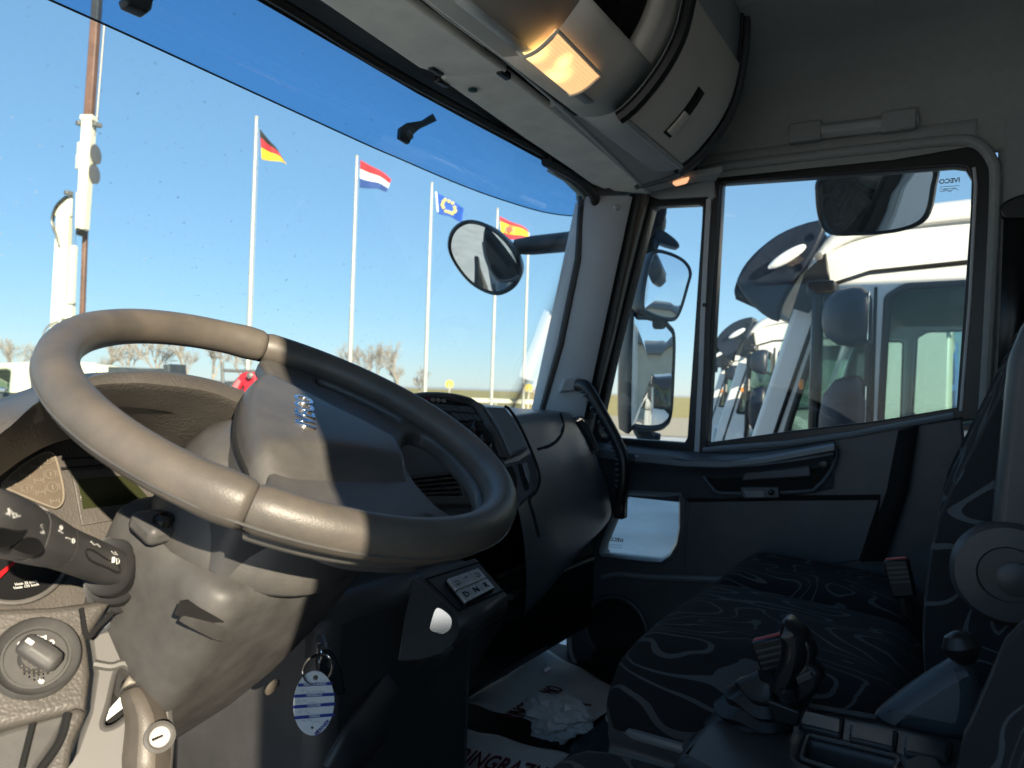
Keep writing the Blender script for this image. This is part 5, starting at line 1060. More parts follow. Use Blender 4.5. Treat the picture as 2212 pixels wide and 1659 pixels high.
sqr = [(-.42, -.5), (.36, -.5), (.49, -.40), (.5, .3), (.42, .46), (.2, .5), (-.3, .5), (-.48, .42), (-.5, -.38)]
# front view mirror on its arm, ahead of the windscreen corner
fm = thing('front_mirror', 'oval front view mirror on thick black arm outside windscreen corner', 'mirror', D(1060, 556, 2.1))
eg = [(-.5, .05), (-.42, .35), (-.15, .5), (.18, .46), (.42, .22), (.5, -.1), (.40, -.38), (.12, -.5), (-.22, -.45), (-.44, -.22)]
t_, c_, a_, b_, n__ = oval_mirror('front_mirror', '', (1046, 556), 2.06, .165, .235, (-.93, -.26, -.24), R(38), eg, par=fm, dpt=.10)
hood_ = cr([D(*s5(*q), 2.02) for q in ((1365, 1060), (1395, 1070), (1500, 1190), (1600, 1330), (1665, 1430), (1655, 1480), (1590, 1500), (1480, 1500), (1410, 1420), (1370, 1300), (1352, 1180))], 4, True)
plate('inner_hood', hood_, -fw, .03, M['dkblue'], fm, bevel=.008)
MB().tube(cr([D(*s5(*q), 2.005) for q in ((1352, 1180), (1372, 1300), (1420, 1420), (1485, 1495), (1590, 1492), (1655, 1460))], 5), .004, 8).build('hood_edge', M['doorhi'], fm)
MB().tube([D(1115, 533, 2.12), D(1150, 530, 2.10), D(1230, 522, 2.05), D(1262, 515, 2.0), D(1300, 500, 1.98)], [.022, .027, .028, .032, .05], 14).build('arm', M['dkblue'], fm)
MB().loft([[D(1222, 512, 2.05), D(1224, 540, 2.05)], [D(1262, 488, 2.02), D(1250, 575, 2.03)], [D(1300, 462, 2.0), D(1290, 640, 2.02)]]).build('arm_bracket', M['dkblue'], fm, solid=.03, bevel=.008)
# kerb mirror above the door window
km = thing('kerb_mirror', 'rounded kerb mirror hanging outside at top of passenger window', 'mirror', D(1895, 440, 1.9))
t_, c_, a_, b_, n__ = oval_mirror('kerb_mirror', '', (1889, 434), 1.88, .282, .172, (-.72, -.28, -.34), R(3), [(-.40, -.42), (-.1, -.5), (.25, -.47), (.46, -.30), (.5, .15), (.47, .48), (.1, .5), (-.44, .42), (-.5, .1)], par=km, dpt=.08)
MB().tube([D(1850, 380, 1.98), D(1840, 330, 2.02), D(1830, 300, 2.0)], .02, 10).build('arm', M['dkblue'], km)
# door mirrors on the bracket by the quarter window
dm = thing('door_mirror', 'pair of black door mirrors, round cornered wide glass above tall glass', 'mirror', D(1405, 950, 2.2))
oval_mirror('door_mirror', '', (1440, 618), 2.2, .165, .205, (-.53, -.85, .03), R(-8), [(-.36, -.48), (.1, -.5), (.34, -.40), (.48, .1), (.5, .32), (.30, .46), (-.1, .5), (-.40, .44), (-.5, .1), (-.5, -.38)], par=dm, dpt=.12)
oval_mirror('door_mirror', '', (1408, 806), 2.2, .165, .345, (-.525, -.85, .02), R(0), [(-.5, -.44), (-.4, -.49), (.1, -.5), (.34, -.46), (.46, -.36), (.5, .0), (.5, .34), (.38, .43), (.12, .5), (-.38, .5), (-.49, .46)], par=dm, dpt=.10)
MB().tube(cr([D(*q, 2.27) for q in ((1400, 440), (1420, 478), (1400, 540), (1385, 620), (1378, 760), (1380, 900), (1400, 945), (1420, 955))], 5), .028, 12).build('bracket', M['dkblue'], dm)
plate('bracket_cap', cr([D(*s6(*q), 2.24) for q in ((365, 335), (400, 290), (450, 310), (510, 360), (518, 398), (440, 380), (370, 350))], 3, True), -fw, .06, M['dkblue'], dm, bevel=.01)
plate('bracket_cap', cr([D(*s6(*q), 2.20) for q in ((340, 150), (440, 150), (438, 225), (400, 290), (330, 350), (300, 330))], 3, True), -fw, .05, M['navy'], dm, bevel=.01)
MB().box(D(1418, 690, 2.22), (.05, .05, .06)).build('mirror_link', M['dkblue'], dm, bevel=.01)
# tinted sun shield outside the windscreen
ss = thing('sun_shield', 'blue tinted acrylic sun shield mounted outside above the windscreen', 'sun shield', (.9, 1.0, 2.5))
low_ = [(-.10, 1.045, 2.497), (.3, 1.05, 2.496), (.584, 1.05, 2.495), (.77, 1.05, 2.492), (1.106, 1.05, 2.486), (1.228, 1.05, 2.486), (1.40, 1.045, 2.484), (1.55, 1.03, 2.482)]
low_ += [tuple(Y(1150, 452, 1.01)), tuple(Y(1202, 463, .975)), tuple(Y(1245, 467, .94)), tuple(Y(1279, 469, .905))]
lo3 = cr(low_, 4); up3 = [np.array((p[0], .86+.25*(p[1]-.86), 2.62)) for p in lo3]
MB().loft([lo3, [a*.66+b*.34+np.array((0, .018, .006)) for a, b in zip(lo3, up3)], [a*.33+b*.67+np.array((0, .018, .01)) for a, b in zip(lo3, up3)], up3]).build('shield_panel', M['tintv'], ss, solid=.004, smooth=60)
MB().tube(lo3, .0016, 6).build('shield_edge', M['navy'], ss)
plate('shield_bracket', [Y(*s5(*q), .95) for q in ((975, 95), (870, 160), (730, 185), (665, 230), (645, 320), (720, 370), (770, 290), (830, 240), (1000, 160))], (0, -1, .2), .012, M['black'], ss, bevel=.003)
MB().lathe(Y(*s5(738, 292), .945), (0, -1, .2), [(.009, 0), (.009, .004), (.004, .006)], 14).build('bracket_bolt', M['steel'], ss)
plate('shield_mount', rnd([Y(*z1(*q), .90) for q in ((580, -20), (720, -20), (705, 40), (680, 60), (590, 20))], .2), (0, -1, .2), .02, M['black'], ss, bevel=.004)
# body of our own truck behind the cab
box_ = thing('cargo_body', 'white box body of this truck standing behind the cab', 'truck body', (1, -3.6, 1.1))
MB().box((.95, -3.9, 2.15), (2.1, 6.2, 2.1)).build('box_shell', M['white'], box_, bevel=.03)
MB().box((.95, -3.5, .85), (1.0, 7.0, .25)).build('chassis', M['darkbed'], box_)
for y in (-4.6, ):
    for x in (.1, 1.8):
        MB().lathe((x-.15, y, .45), (1, 0, 0), [(.25, 0), (.45, .03), (.45, .27), (.25, .3)], 28).build('wheel', M['rubber'], box_)
# ================================================================ neighbouring trucks
nbx = glass('cab_glass', (.70, .80, .78), 1.3)
def truck(lab, loc, grp='white trucks parked beside us'):
    t = thing('parked_truck', lab, 'truck', (0, 0, 0), grp)
    so = [(-.95, .70), (-.95, 2.58), (-.90, 2.68), (-.3, 2.70), (.30, 2.69), (.52, 2.66), (.635, 2.60), (.72, 2.32), (.81, 2.00), (.905, 1.68), (.95, 1.45), (.97, 1.2), (.97, .55), (.75, .50), (.70, .85), (.4, 1.0), (-.1, 1.0), (-.4, .85), (-.5, .70)]
    w1 = [(-.30, 2.45), (.30, 2.44), (.36, 2.40), (.37, 1.92), (.30, 1.88), (-.33, 1.97), (-.36, 2.02), (-.36, 2.40)]
    w2 = [(.42, 2.38), (.57, 2.38), (.70, 1.92), (.72, 1.84), (.42, 1.84)]
    for x, s_ in ((0, -1), (2.05, 1)):
        f = lambda pts, dx=0: [(x+s_*dx, y, z) for y, z in pts]
        plate('side_panel', f(so), (s_, 0, 0), .06, M['white'], t, bevel=.02, holes=[rnd(f(w1), .2), rnd(f(w2), .2)], res=3)
        for w in (w1, w2):
            plate('side_pane', f(w, -.035), (s_, 0, 0), .005, nbx, t, bevel=.0005)
            MB().tube([np.array(p) for p in rnd(f(w, -.006), .2)], .014, 8, closed=True).build('pane_seal', M['rubber'], t)
        MB().tube([(x+s_*.002, .40, 2.44), (x+s_*.002, .40, 1.2)], .006, 6).build('door_gap', M['gap'], t)
        MB().tube([np.array((x+s_*.002, y, z)) for y, z in ((-.52, 2.525), (.10, 2.52), (.42, 2.50), (.55, 2.46), (.62, 2.32), (.74, 1.92), (.86, 1.5))], .009, 6).build('gutter', M['gap'], t)
    rf = cr([np.array((0, y, z)) for y, z in ((-.95, 2.60), (-.90, 2.72), (-.6, 2.76), (.1, 2.755), (.38, 2.735), (.55, 2.68), (.64, 2.58))], 4)
    MB().loft([[(x, p[1], p[2]-dz_) for p in rf] for x, dz_ in ((-.012, .085), (.012, .035), (.06, .008), (.15, 0), (1.9, 0), (1.99, .008), (2.038, .035), (2.062, .085))]).build('roof', M['white'], t, smooth=60, solid=.02)
    MB().loft([[(x, y+.08*(1-((x-1.02)/1.0)**2), z) for y, z in ((.645, 2.58), (.76, 2.18), (.905, 1.68))] for x in np.linspace(.04, 2.0, 9)]).build('windscreen', nbx, t, solid=.006, smooth=60)
    MB().loft([[(x, y+.10*(1-((x-1.02)/1.0)**2), z) for y, z in ((.91, 1.68), (.955, 1.3), (.98, .55))] for x in np.linspace(.0, 2.05, 9)]).build('front_panel', M['white'], t, solid=.03, smooth=60)
    MB().box((1.02, -.93, 1.8), (1.95, .05, 1.7)).build('rear_wall', M['creamp'], t, bevel=.01)
    MB().box((1.02, .64, 1.62), (1.9, .42, .35)).build('dash', M['darkbed'], t, bevel=.05)
    MB().box((1.02, 0, .95), (1.9, 1.7, .3)).build('floor_pan', M['darkbed'], t)
    MB().box((1.02, 1.04, .55), (2.05, .18, .34)).build('bumper', M['white'], t, bevel=.04)
    for x in (.45, 1.6):
        MB().box((x, -.45, 1.75), (.44, .14, .75)).build('seat_back', M['darkbed'], t, bevel=.05)
        MB().box((x, -.48, 2.24), (.26, .10, .2)).build('headrest', M['darkbed'], t, bevel=.04)
    for y in (.30, -3.6):
        for x in (.0, 1.75): MB().lathe((x, y, .45), (1, 0, 0), [(.22, 0), (.45, .03), (.45, .27), (.22, .3)], 24).build('wheel', M['rubber'], t)
    MB().box((1.02, -2.8, .85), (.9, 4.6, .22)).build('chassis', M['darkbed'], t)
    MB().box((1.02, -3.2, 1.02), (2.1, 4.0, .12)).build('flatbed', M['darkbed'], t, bevel=.01)
    # tinted sun shield with oval marker lamp
    vp = [(.60, 2.66), (.80, 2.62), (.98, 2.46), (1.02, 2.30), (.96, 2.18), (.80, 2.14), (.74, 2.22), (.66, 2.42)]
    vp = [(.54, 2.735), (.68, 2.725), (.82, 2.655), (.93, 2.53), (.97, 2.44), (.87, 2.31), (.76, 2.24), (.74, 2.32), (.68, 2.44), (.60, 2.56)]
    vp = [(.78+(y-.78)*.80, 2.50+(z-2.50)*.80+.02) for y, z in vp]
    plate('shield_end', cr([np.array((-.03, y, z)) for y, z in vp], 3, True), (-1, 0, 0), .05, M['navy'], t, bevel=.012)
    MB().loft([[(x, y, z) for _, y, z in cr([(0, .62, 2.70), (0, .78, 2.655), (0, .89, 2.56), (0, .935, 2.46), (0, .93, 2.41)], 4)] for x in (-.02, .3, 1.0, 1.7, 2.07)]).build('shield', M['navy'], t, solid=.006, smooth=60)
    MB().loft([[(-.082-h, .72+.085*s_*math.cos(k*math.pi/10)-.03*s_*math.sin(k*math.pi/10), 2.565+.046*s_*math.sin(k*math.pi/10)-.035*s_*math.cos(k*math.pi/10)) for k in range(20)] for s_, h in ((.8, -.004), (.8, .006), (.6, .012), (.1, .014))], cu=True, caps=True).build('marker_lamp', M['clear'], t, smooth=60)
    for y, z in ((.56, 2.68), (.60, 2.56)): MB().lathe((-.082, y, z), (-1, 0, 0), [(.016, 0), (.016, .005), (.008, .008)], 14).build('shield_bolt', M['steel'], t)
    MB().box((-.036, -.02, 1.62), (.02, .16, .035)).build('door_handle', M['black'], t, bevel=.008)
    MB().box((-.034, .0, 1.70), (.012, .9, .03)).build('side_moulding', M['black'], t, bevel=.004)
    plate('shield_arm', [(-.05, y, z) for y, z in ((.58, 2.58), (.66, 2.50), (.70, 2.36), (.64, 2.34), (.56, 2.46))], (-1, 0, 0), .03, M['black'], t, bevel=.006)
    # door mirrors seen from behind their backs
    for cz, hh, ww in ((2.30, .22, .18), (1.88, .42, .19)):
        rows = []
        for d, s_ in ((-.055, .80), (-.03, .98), (0, 1.), (.05, .92), (.09, .66), (.105, .3)):
            rows.append([np.array((-.23+ww*.5*1.15*s_*math.copysign(abs(math.cos(k*math.pi/12))**.6, math.cos(k*math.pi/12))*1.0, .45+d, cz+hh*.5*s_*math.copysign(abs(math.sin(k*math.pi/12))**.7, math.sin(k*math.pi/12)))) for k in range(24)])
        MB().loft(rows, cu=True, caps=True).build('mirror', M['navy'], t, smooth=60)
        MB().box((-.23, .394, cz), (ww*.78, .004, hh*.80)).build('mirror_glass', M['mirror'], t, bevel=.001)
    MB().tube([(-.02, .60, 2.46), (-.16, .58, 2.44), (-.19, .58, 2.40), (-.19, .58, 1.70), (-.13, .60, 1.64), (-.02, .62, 1.64)], .022, 10).build('mirror_arm', M['black'], t)
    MB().box((-.15, .57, 2.42), (.14, .10, .05)).build('mirror_joint', M['black'], t, bevel=.01)
    MB().lathe((-.21, .62, 2.05), (0, 1, 0), [(.02, 0), (.02, .012), (.01, .016)], 14).build('side_repeater', M['orange'], t)
    t.location = loc; return t
t1 = truck('nearest white truck cab beside the passenger window with dark sun shield', (3.2, -.10, 0))
t2 = copy_tree(t1); t2['label'] = 'second white truck behind the nearest one, half hidden by its pillar'; t2.location = (6.9, 1.05, 0)
t3 = copy_tree(t1); t3['label'] = 'third white truck glimpsed low in the quarter window behind the door mirrors'; t3.location = (10.4, 2.2, 0)
# ================================================================ flagpoles and flags
def flag(lab, A_, dep, cols, pole_, extra=None, seed=0):
    TL, BL, TR, BR = A_; t = thing('flag', lab, 'flag', D(*BL, dep), 'national flags on the poles')
    nu, nv = 24, 18; vs_, fs = [], []
    toC = -fw
    for j in range(nv+1):
        for i in range(nu+1):
            u, v = i/nu, j/nv; x = np.array(TL)*(1-u)*(1-v)+np.array(TR)*u*(1-v)+np.array(BL)*(1-u)*v+np.array(BR)*u*v
            x = x+np.array((1.2*math.sin(9*u+seed+2*v)*u, 2.6*math.sin(6.5*u+seed)*u*(.4+u)))
            vs_.append(D(*x, dep+.09*u*math.sin(8*u+1.5*v+seed)))
    for j in range(nv):
        for i in range(nu): fs.append((j*(nu+1)+i, j*(nu+1)+i+1, (j+1)*(nu+1)+i+1, (j+1)*(nu+1)+i))
    mt = [flagmat(c) for c in cols[0]]
    o = mesh('cloth', vs_, fs, mt, t, smooth=80, solid=.006)
    cuts = cols[1]
    for k, p in enumerate(o.data.polygons):
        v = (k//nu+.5)/nv; p.material_index = next(i for i, c in enumerate(cuts) if v < c)
    def at(u, v, h):
        i, j = min(nu, int(u*nu)), min(nv, int(v*nv)); return np.array(vs_[j*(nu+1)+i])+toC*h
    if extra: extra(t, at)
    return t
def flagmat(c):
    k = 'flag_%02d%02d%02d' % tuple(int(q*99) for q in c)
    return bpy.data.materials.get(k) or mat(k, c, .8)
RED, GOLD, BLK, WHT, NBL, EUB, SRD, SYL = (.50, .03, .04), (.80, .52, .03), (.02, .02, .02), (.80, .78, .72), (.03, .07, .24), (.02, .09, .42), (.60, .04, .05), (.85, .56, .03)
def pole(lab, top, bot, dep):
    t = thing('flagpole', lab, 'flagpole', D(*bot, dep), 'flagpoles along the yard edge')
    A_, B_ = D(*top, dep), D(*bot, dep); B_ = np.array((A_[0]*.0+B_[0], B_[1], 0.)); B2 = np.array((A_[0], A_[1], 0.))
    t.location = tuple(B2)
    MB().tube([B2, B2*.6+A_*.4, A_], [.075, .065, .042], 14).build('mast', M['pole'], t)
    MB().lathe(A_, (0, 0, 1), [(.05, -.02), (.06, .02), (.03, .06)], 12).build('finial', M['pole'], t)
    MB().tube([B2+np.array((.08, -.03, 1.2)), A_+np.array((.07, -.03, -.25))], .006, 5).build('halyard', M['pole'], t)
    return t
pole('leftmost flagpole, carrying the black red gold flag', (554, 255), (537, 780), 21.2)
pole('second flagpole from left, carrying the red white blue flag', (771, 339), (754, 780), 24.6)
pole('middle flagpole, carrying the blue flag with stars', (933, 397), (915, 845), 27.6)
pole('fourth flagpole, carrying the red and yellow flag behind the mirror', (1075, 452), (1064, 868), 31.2)
pole('bare looking flagpole below the front mirror arm, rightmost of the row', (1142, 505), (1150, 860), 34.5)
flag('black, red and gold striped flag drooping on the leftmost pole', ((561, 278), (565, 344), (606, 333), (620, 353)), 21.2, ((BLK, RED, GOLD), (.30, .62, 1.01)), None, seed=.5)
flag('red, white and blue striped flag flying on the second pole', ((778, 345), (777, 405), (846, 384), (836, 411)), 24.6, ((RED, WHT, NBL), (.34, .67, 1.01)), None, seed=1.2)
def stars(t, at):
    sm_ = MB()
    for k in range(12):
        th = k*math.pi/6; u, v = .48+.24*math.cos(th), .5+.33*math.sin(th); c = at(u, v, .05)
        P = [c+(RT*math.sin(q*math.pi/5)+UP*math.cos(q*math.pi/5))*(.085 if q % 2 == 0 else .04) for q in range(10)]; sm_.add(P, [tuple(range(10))])
    sm_.build('star_ring', mat('flag_star', (.8, .62, .15), .7), t, smooth=0, solid=.004)
    MB().tube([at(0, 0, .02), at(0, .5, .02), at(0, .999, .02)], .035, 6).build('hoist_band', flagmat(WHT), t)
flag('blue flag with ring of yellow stars flying on the middle pole', ((942, 415), (946, 461), (1003, 447), (998, 477)), 27.6, ((EUB,), (1.01,)), None, stars, seed=2.1)
def crest(t, at):
    c = at(.36, .5, .05); P = [c+RT*x*.22+UP*y*.26 for x, y in ((-.5, .5), (-.2, .62), (.2, .62), (.5, .5), (.45, -.2), (0, -.6), (-.45, -.2))]
    MB().add(P, [tuple(range(7))]).build('crest', mat('flag_crest', (.42, .10, .06), .7), t, smooth=0, solid=.004)
    for k in (-.72, .72): MB().tube([c+RT*k*.22-UP*.13, c+RT*k*.22+UP*.13], .018, 6).build('crest_column', mat('flag_crest_column', (.55, .45, .38), .7), t)
flag('red and yellow banded flag with crest beside the front mirror arm', ((1079, 467), (1083, 515), (1140, 496), (1144, 520)), 31.2, ((SRD, SYL, SRD), (.25, .75, 1.01)), None, crest, seed=.2)
# ================================================================ crane truck on the left
cr_ = thing('crane', 'cream knuckle boom crane standing raised behind the steering wheel', 'crane', D(140, 860, 15))
DC = 15.
def bx_(name, a, b_, w0, w1, mt, dep=DC, th=.22, bev=.02, par=cr_):
    A_, B_ = D(*a, dep), D(*b_, dep); k = dep/F
    MB().loft([[p+RT*w*k/2*sx-fw*th/2*sy for sx, sy in ((-1, -1), (1, -1), (1, 1), (-1, 1))] for p, w in ((A_, w0), (B_, w1))], cu=True, caps=True).build(name, mt, par, bevel=bev)
bx_('lower_column', z1(302, 985), z1(270, 1640), 27, 33, M['creamp'])
bx_('column_web', z1(330, 905), z1(296, 1000), 14, 40, M['creamp'], th=.2)
bx_('boom', z1(412, 545), z1(380, 1060), 22, 19, M['creamp'], DC-.15)
bx_('boom_foot', z1(374, 1040), z1(366, 1085), 14, 10, M['black'], DC-.15)
bx_('boom_extension', z1(452, -60), z1(410, 548), 16, 17, M['brown'], DC-.15, .16)
bx_('boom_head', z1(410, 535), z1(409, 560), 28, 28, M['creamp'], DC-.18)
bx_('rear_post', z1(400, 870), z1(374, 1620), 9, 9, M['brown'], DC+.2, .1)
MB().tube([D(*z1(346, 885), DC-.3), D(*z1(340, 1140), DC-.3)], .035, 10).build('cylinder_rod', M['chrome'], cr_)
bx_('cylinder_barrel', z1(340, 1132), z1(328, 1400), 13, 13, M['creamp'], DC-.3, .12)
bx_('cylinder_mount', z1(320, 1390), z1(312, 1470), 20, 26, M['creamp'], DC-.2, .16)
MB().tube([D(*z1(481, 110), DC-.1), D(*z1(445, 560), DC-.1)], .02, 6).build('hoist_rope', M['steel'], cr_)
MB().tube([D(*z1(440, 560), DC-.1), D(*z1(425, 690), DC-.1)], .022, 6).build('hoist_rope', M['steel'], cr_)
for q in ((443, 712), (437, 802)):
    MB().lathe(D(*z1(*q), DC-.05)-RT*.10, RT, [(.06, 0), (.20, .02), (.17, .06), (.20, .10), (.06, .12)], 20).build('pulley', M['steel'], cr_)
    MB().lathe(D(*z1(q[0]-14, q[1]), DC-.05)-RT*.05, RT, [(.10, 0), (.10, .12)], 14).build('pulley_bracket', M['creamp'], cr_)
for q in ((372, 690), (366, 745)): MB().box(D(*z1(*q), DC-.15), (.10, .12, .30)).build('boom_bracket', M['creamp'], cr_, bevel=.01)
for q in ((372, 570), (448, 575), (318, 890)): MB().box(D(*z1(*q), DC-.2), (.16, .10, .08)).build('hose_clamp', M['steel'], cr_, bevel=.01)
for k in range(3): MB().tube(cr([D(*z1(*q), DC-.1-.05*k) for q in ((310-4*k, 905), (265-4*k, 950), (245-4*k, 1020), (262-3*k, 1080), (272, 1130))], 4), .018, 6).build('hose', M['black'], cr_)
MB().tube(cr([D(*z1(*q), DC-.2) for q in ((268, 1480), (225, 1500), (200, 1540), (196, 1600))], 4), .015, 6).build('hose', M['steel'], cr_)
MB().box(D(150, 845, DC), (.8, .6, 1.2)).build('crane_base', M['creamp'], cr_, bevel=.05)
lt = thing('crane_truck', 'cream lorry cab at the left edge with side window, low flat bed behind', 'truck', D(60, 900, 13.5))
def px_plate(name, poly, dep, th, mt, par, bevel=.01, holes=(), h=0): return plate(name, [D(*q, dep-h) for q in poly], -fw, th, mt, par, bevel=bevel, holes=[[D(*q, dep-h) for q in hh] for hh in holes])
px_plate('cab_side', rnd([np.array(q+(0,))[:2] for q in ((-90, 790), (0, 784), (66, 781), (76, 790), (74, 852), (40, 862), (-90, 870))], .15), 13.5, 1.6, M['creamp'], lt, .06, holes=[rnd([np.array(q) for q in ((-40, 800), (12, 798), (20, 804), (14, 848), (-40, 852))], .1)])
px_plate('side_pane', ((-42, 798), (22, 796), (18, 850), (-42, 854)), 13.4, .03, nbx, lt)
px_plate('cab_interior', ((-42, 820), (22, 822), (18, 856), (-42, 856)), 12.6+1.6, .1, M['darkbed'], lt)
for a, b_ in (((30, 800), (32, 848)), ((42, 796), (44, 850)), ((62, 798), (62, 848))): MB().tube([D(*a, 13.48), D(*b_, 13.48)], .012, 6).build('panel_rib', M['creamp'], lt)
px_plate('cab_rear_frame', ((66, 776), (80, 776), (80, 852), (66, 852)), 13.2, .3, M['darkbed'], lt)
px_plate('bed_front', ((-90, 848), (120, 850), (120, 880), (-90, 880)), 12.9, 1.2, M['darkbed'], lt, .03)
px_plate('side_mirror', rnd([np.array(q) for q in ((-2, 836), (10, 838), (8, 846), (-2, 846))], .2), 12.6, .1, M['chrome'], lt, .02)
px_plate('bed_edge', ((180, 785), (232, 790), (330, 800), (330, 812), (180, 802)), 16, 1.5, M['creamp'], lt, .02)
px_plate('bed_side', ((180, 801), (330, 800), (330, 850), (180, 850)), 15.8, .3, M['creamp'], lt, .02)
px_plate('bed_load', ((232, 792), (290, 796), (352, 796), (352, 788), (366, 786), (368, 830), (232, 826)), 15.2, .8, M['darkbed'], lt, .03)
# dark skip, steel rack, red boom
sk = thing('dark_skip', 'low dark steel skip beyond the instrument hood', 'skip', D(460, 860, 20))
px_plate('skip_wall', ((430, 826), (490, 824), (560, 826), (640, 832), (640, 870), (430, 870)), 20, 2.0, M['darkbed'], sk, .04)
for x in (455, 500, 545, 600): px_plate('skip_rib', ((x-3, 828), (x+3, 828), (x+3, 866), (x-3, 866)), 19.9, .12, M['darkbed'], sk, .02)
rk = thing('steel_rack', 'thin grey steel rack frame standing behind the red boom', 'rack', D(480, 860, 18))
for a, b_ in (((480, 782), (482, 860)), ((480, 800), (640, 806)), ((492, 842), (530, 804)), ((618, 806), (612, 860)), ((575, 806), (610, 842))): MB().tube([D(*a, 18), D(*b_, 18)], .04, 8).build('rack_bar', M['steel'], rk)
rb_ = thing('red_boom', 'bright red folded machine boom showing behind the wheel', 'machine boom', D(545, 870, 17))
redm = mat('red_boom_paint', (.55, .02, .035), .4, var=.1)
px_plate('boom_arm', rnd([np.array(q) for q in ((484, 856), (519, 808), (530, 803), (547, 804), (552, 812), (553, 832), (538, 866), (521, 866), (527, 834), (523, 832), (502, 862))], .08), 17, .35, redm, rb_, .03)
MB().lathe(D(541, 811, 16.85), -fw, [(.07, 0), (.07, .06), (.03, .08)], 16).build('pivot_pin', M['steel'], rb_)
px_plate('boom_plate', ((494, 846), (514, 818), (520, 824), (504, 854)), 16.80, .04, mat('faded_red', (.60, .16, .17), .6), rb_, .01)
# ================================================================ far field, guard rail, signs
def strip_ground(name, lab, poly, z, mt, kind='structure'):
    o = mesh(name, [tuple(p)+(z,) for p in poly], [tuple(range(len(poly)))], mt, smooth=0); return tag(o, kind=kind)
straw = mat('dry_grass', (.46, .36, .13), .95, var=.35, vscale=1.2, kindg='noise', grain=.6, gscale=8)
def gpt(px, d): p = D(px, 850, d); return (float(p[0]), float(p[1]))
strip_ground('field', None, [gpt(-900, 44), gpt(760, 40), gpt(2600, 62), gpt(2600, 400), gpt(-900, 400)], .02, straw)
strip_ground('sand_path', None, [gpt(800, 34), gpt(1500, 34), gpt(1700, 60), gpt(760, 60)], .03, mat('sand', (.50, .42, .30), .95, var=.12))
random.seed(11)
gm_ = MB()
for k in range(5200):
    px = random.uniform(150, 760) if k < 4000 else random.uniform(-150, 150); d = random.uniform(34, 60); p = D(px, 850, d); h = random.uniform(.5, 1.6)*(1.25 if px > 330 else .9); a = random.uniform(0, 6.28); w = .09
    b0 = np.array((p[0], p[1], 0.)); l_ = np.array((random.uniform(-.25, .25), random.uniform(-.25, .25), h)); s_ = np.array((w*math.cos(a), w*math.sin(a), 0))
    gm_.add([b0-s_, b0+s_, b0+l_], [(0, 1, 2)])
tag(gm_.build('tall_grass', straw, smooth=0), 'tall straw coloured grass along the field edge', 'grass', kind='stuff')
gr2 = thing('guard_rail', 'pale crash barrier running across the far side of the yard', 'guard rail', D(1050, 870, 48))
pr_ = [D(x, 0, 48) for x in range(820, 1330, 40)]
MB().loft([[np.array((p[0], p[1], 0))+np.array((0, 0, z))-fw*o_ for z, o_ in ((1.28, 0), (1.20, .05), (1.12, 0), (1.04, .05), (.96, 0))] for p in pr_]).build('rail', M['creamp'], gr2, solid=.02)
for p in pr_: MB().box((p[0], p[1], .55), (.10, .10, 1.1)).build('rail_post', M['pole'], gr2)
def sign(lab, q, dep, col):
    p = D(*q, dep); t = thing('road_sign', lab, 'sign', (p[0], p[1], 0), 'small road signs by the barrier'); MB().tube([(p[0], p[1], 0), p], .05, 8).build('post', M['pole'], t)
    plate('sign_face', [p+(RT*math.cos(k*math.pi/4)+UP*math.sin(k*math.pi/4))*.27 for k in range(8)], -fw, .03, col, t, bevel=.005)
ys = mat('sign_yellow', (.7, .5, .10), .5)
sign('small yellow road sign left of the fourth flagpole', (971, 830), 46, ys); sign('small yellow road sign right of the bare flagpole', (1142, 838), 46, ys)
# ================================================================ bare winter trees
def bare_tree(seed, h):
    rg = random.Random(seed); mb = MB()
    def br_(p, d, L_, r_, lev):
        q = p+d*L_; mid_ = (p+q)/2+np.array([rg.uniform(-.04, .04)*L_ for _ in range(3)])
        mb.tube([p, mid_, q], [r_, r_*.85, r_*.65], 4 if lev < 3 else 3, caps=False)
        if lev >= 5: return
        for k in range(3 if lev < 1 else 4):
            t = rg.uniform(.45, 1.) if k else 1.; b0 = p+(q-p)*t; a = rg.uniform(0, 6.28); s_ = rg.uniform(.35, .75)
            e1_ = np.cross(d, (0.3, .2, .9)); e1_ /= np.linalg.norm(e1_)+1e-9; e2_ = np.cross(d, e1_); nd_ = d+s_*(e1_*math.cos(a)+e2_*math.sin(a))+np.array((0, 0, .12)); nd_ /= np.linalg.norm(nd_)
            br_(b0, nd_, L_*rg.uniform(.58, .78), max(.009, r_*.52), lev+1)
    br_(np.array((0., 0, 0)), np.array((rg.uniform(-.08, .08), rg.uniform(-.08, .08), 1.)), h*.30, h*.022, 0)
    return mb
tm = [bare_tree(s_, 7.) for s_ in (2, 5, 9)]
tmes = []
def place_tree(lab, px, d, h, k, rot):
    p = D(px, 850, d); t = thing('bare_tree', lab, 'tree', (p[0], p[1], 0), 'bare trees at the field edge')
    if len(tmes) <= k:
        o = tm[k].build('branches', M['bark'], None, smooth=60); tmes.append(o.data); o.parent = t
    else:
        o = bpy.data.objects.new('branches', tmes[k]); COL.objects.link(o); o.parent = t
    h *= 1.45; t.scale = (h/7*.95, h/7*.95, h/7); t.rotation_euler = (0, 0, rot)
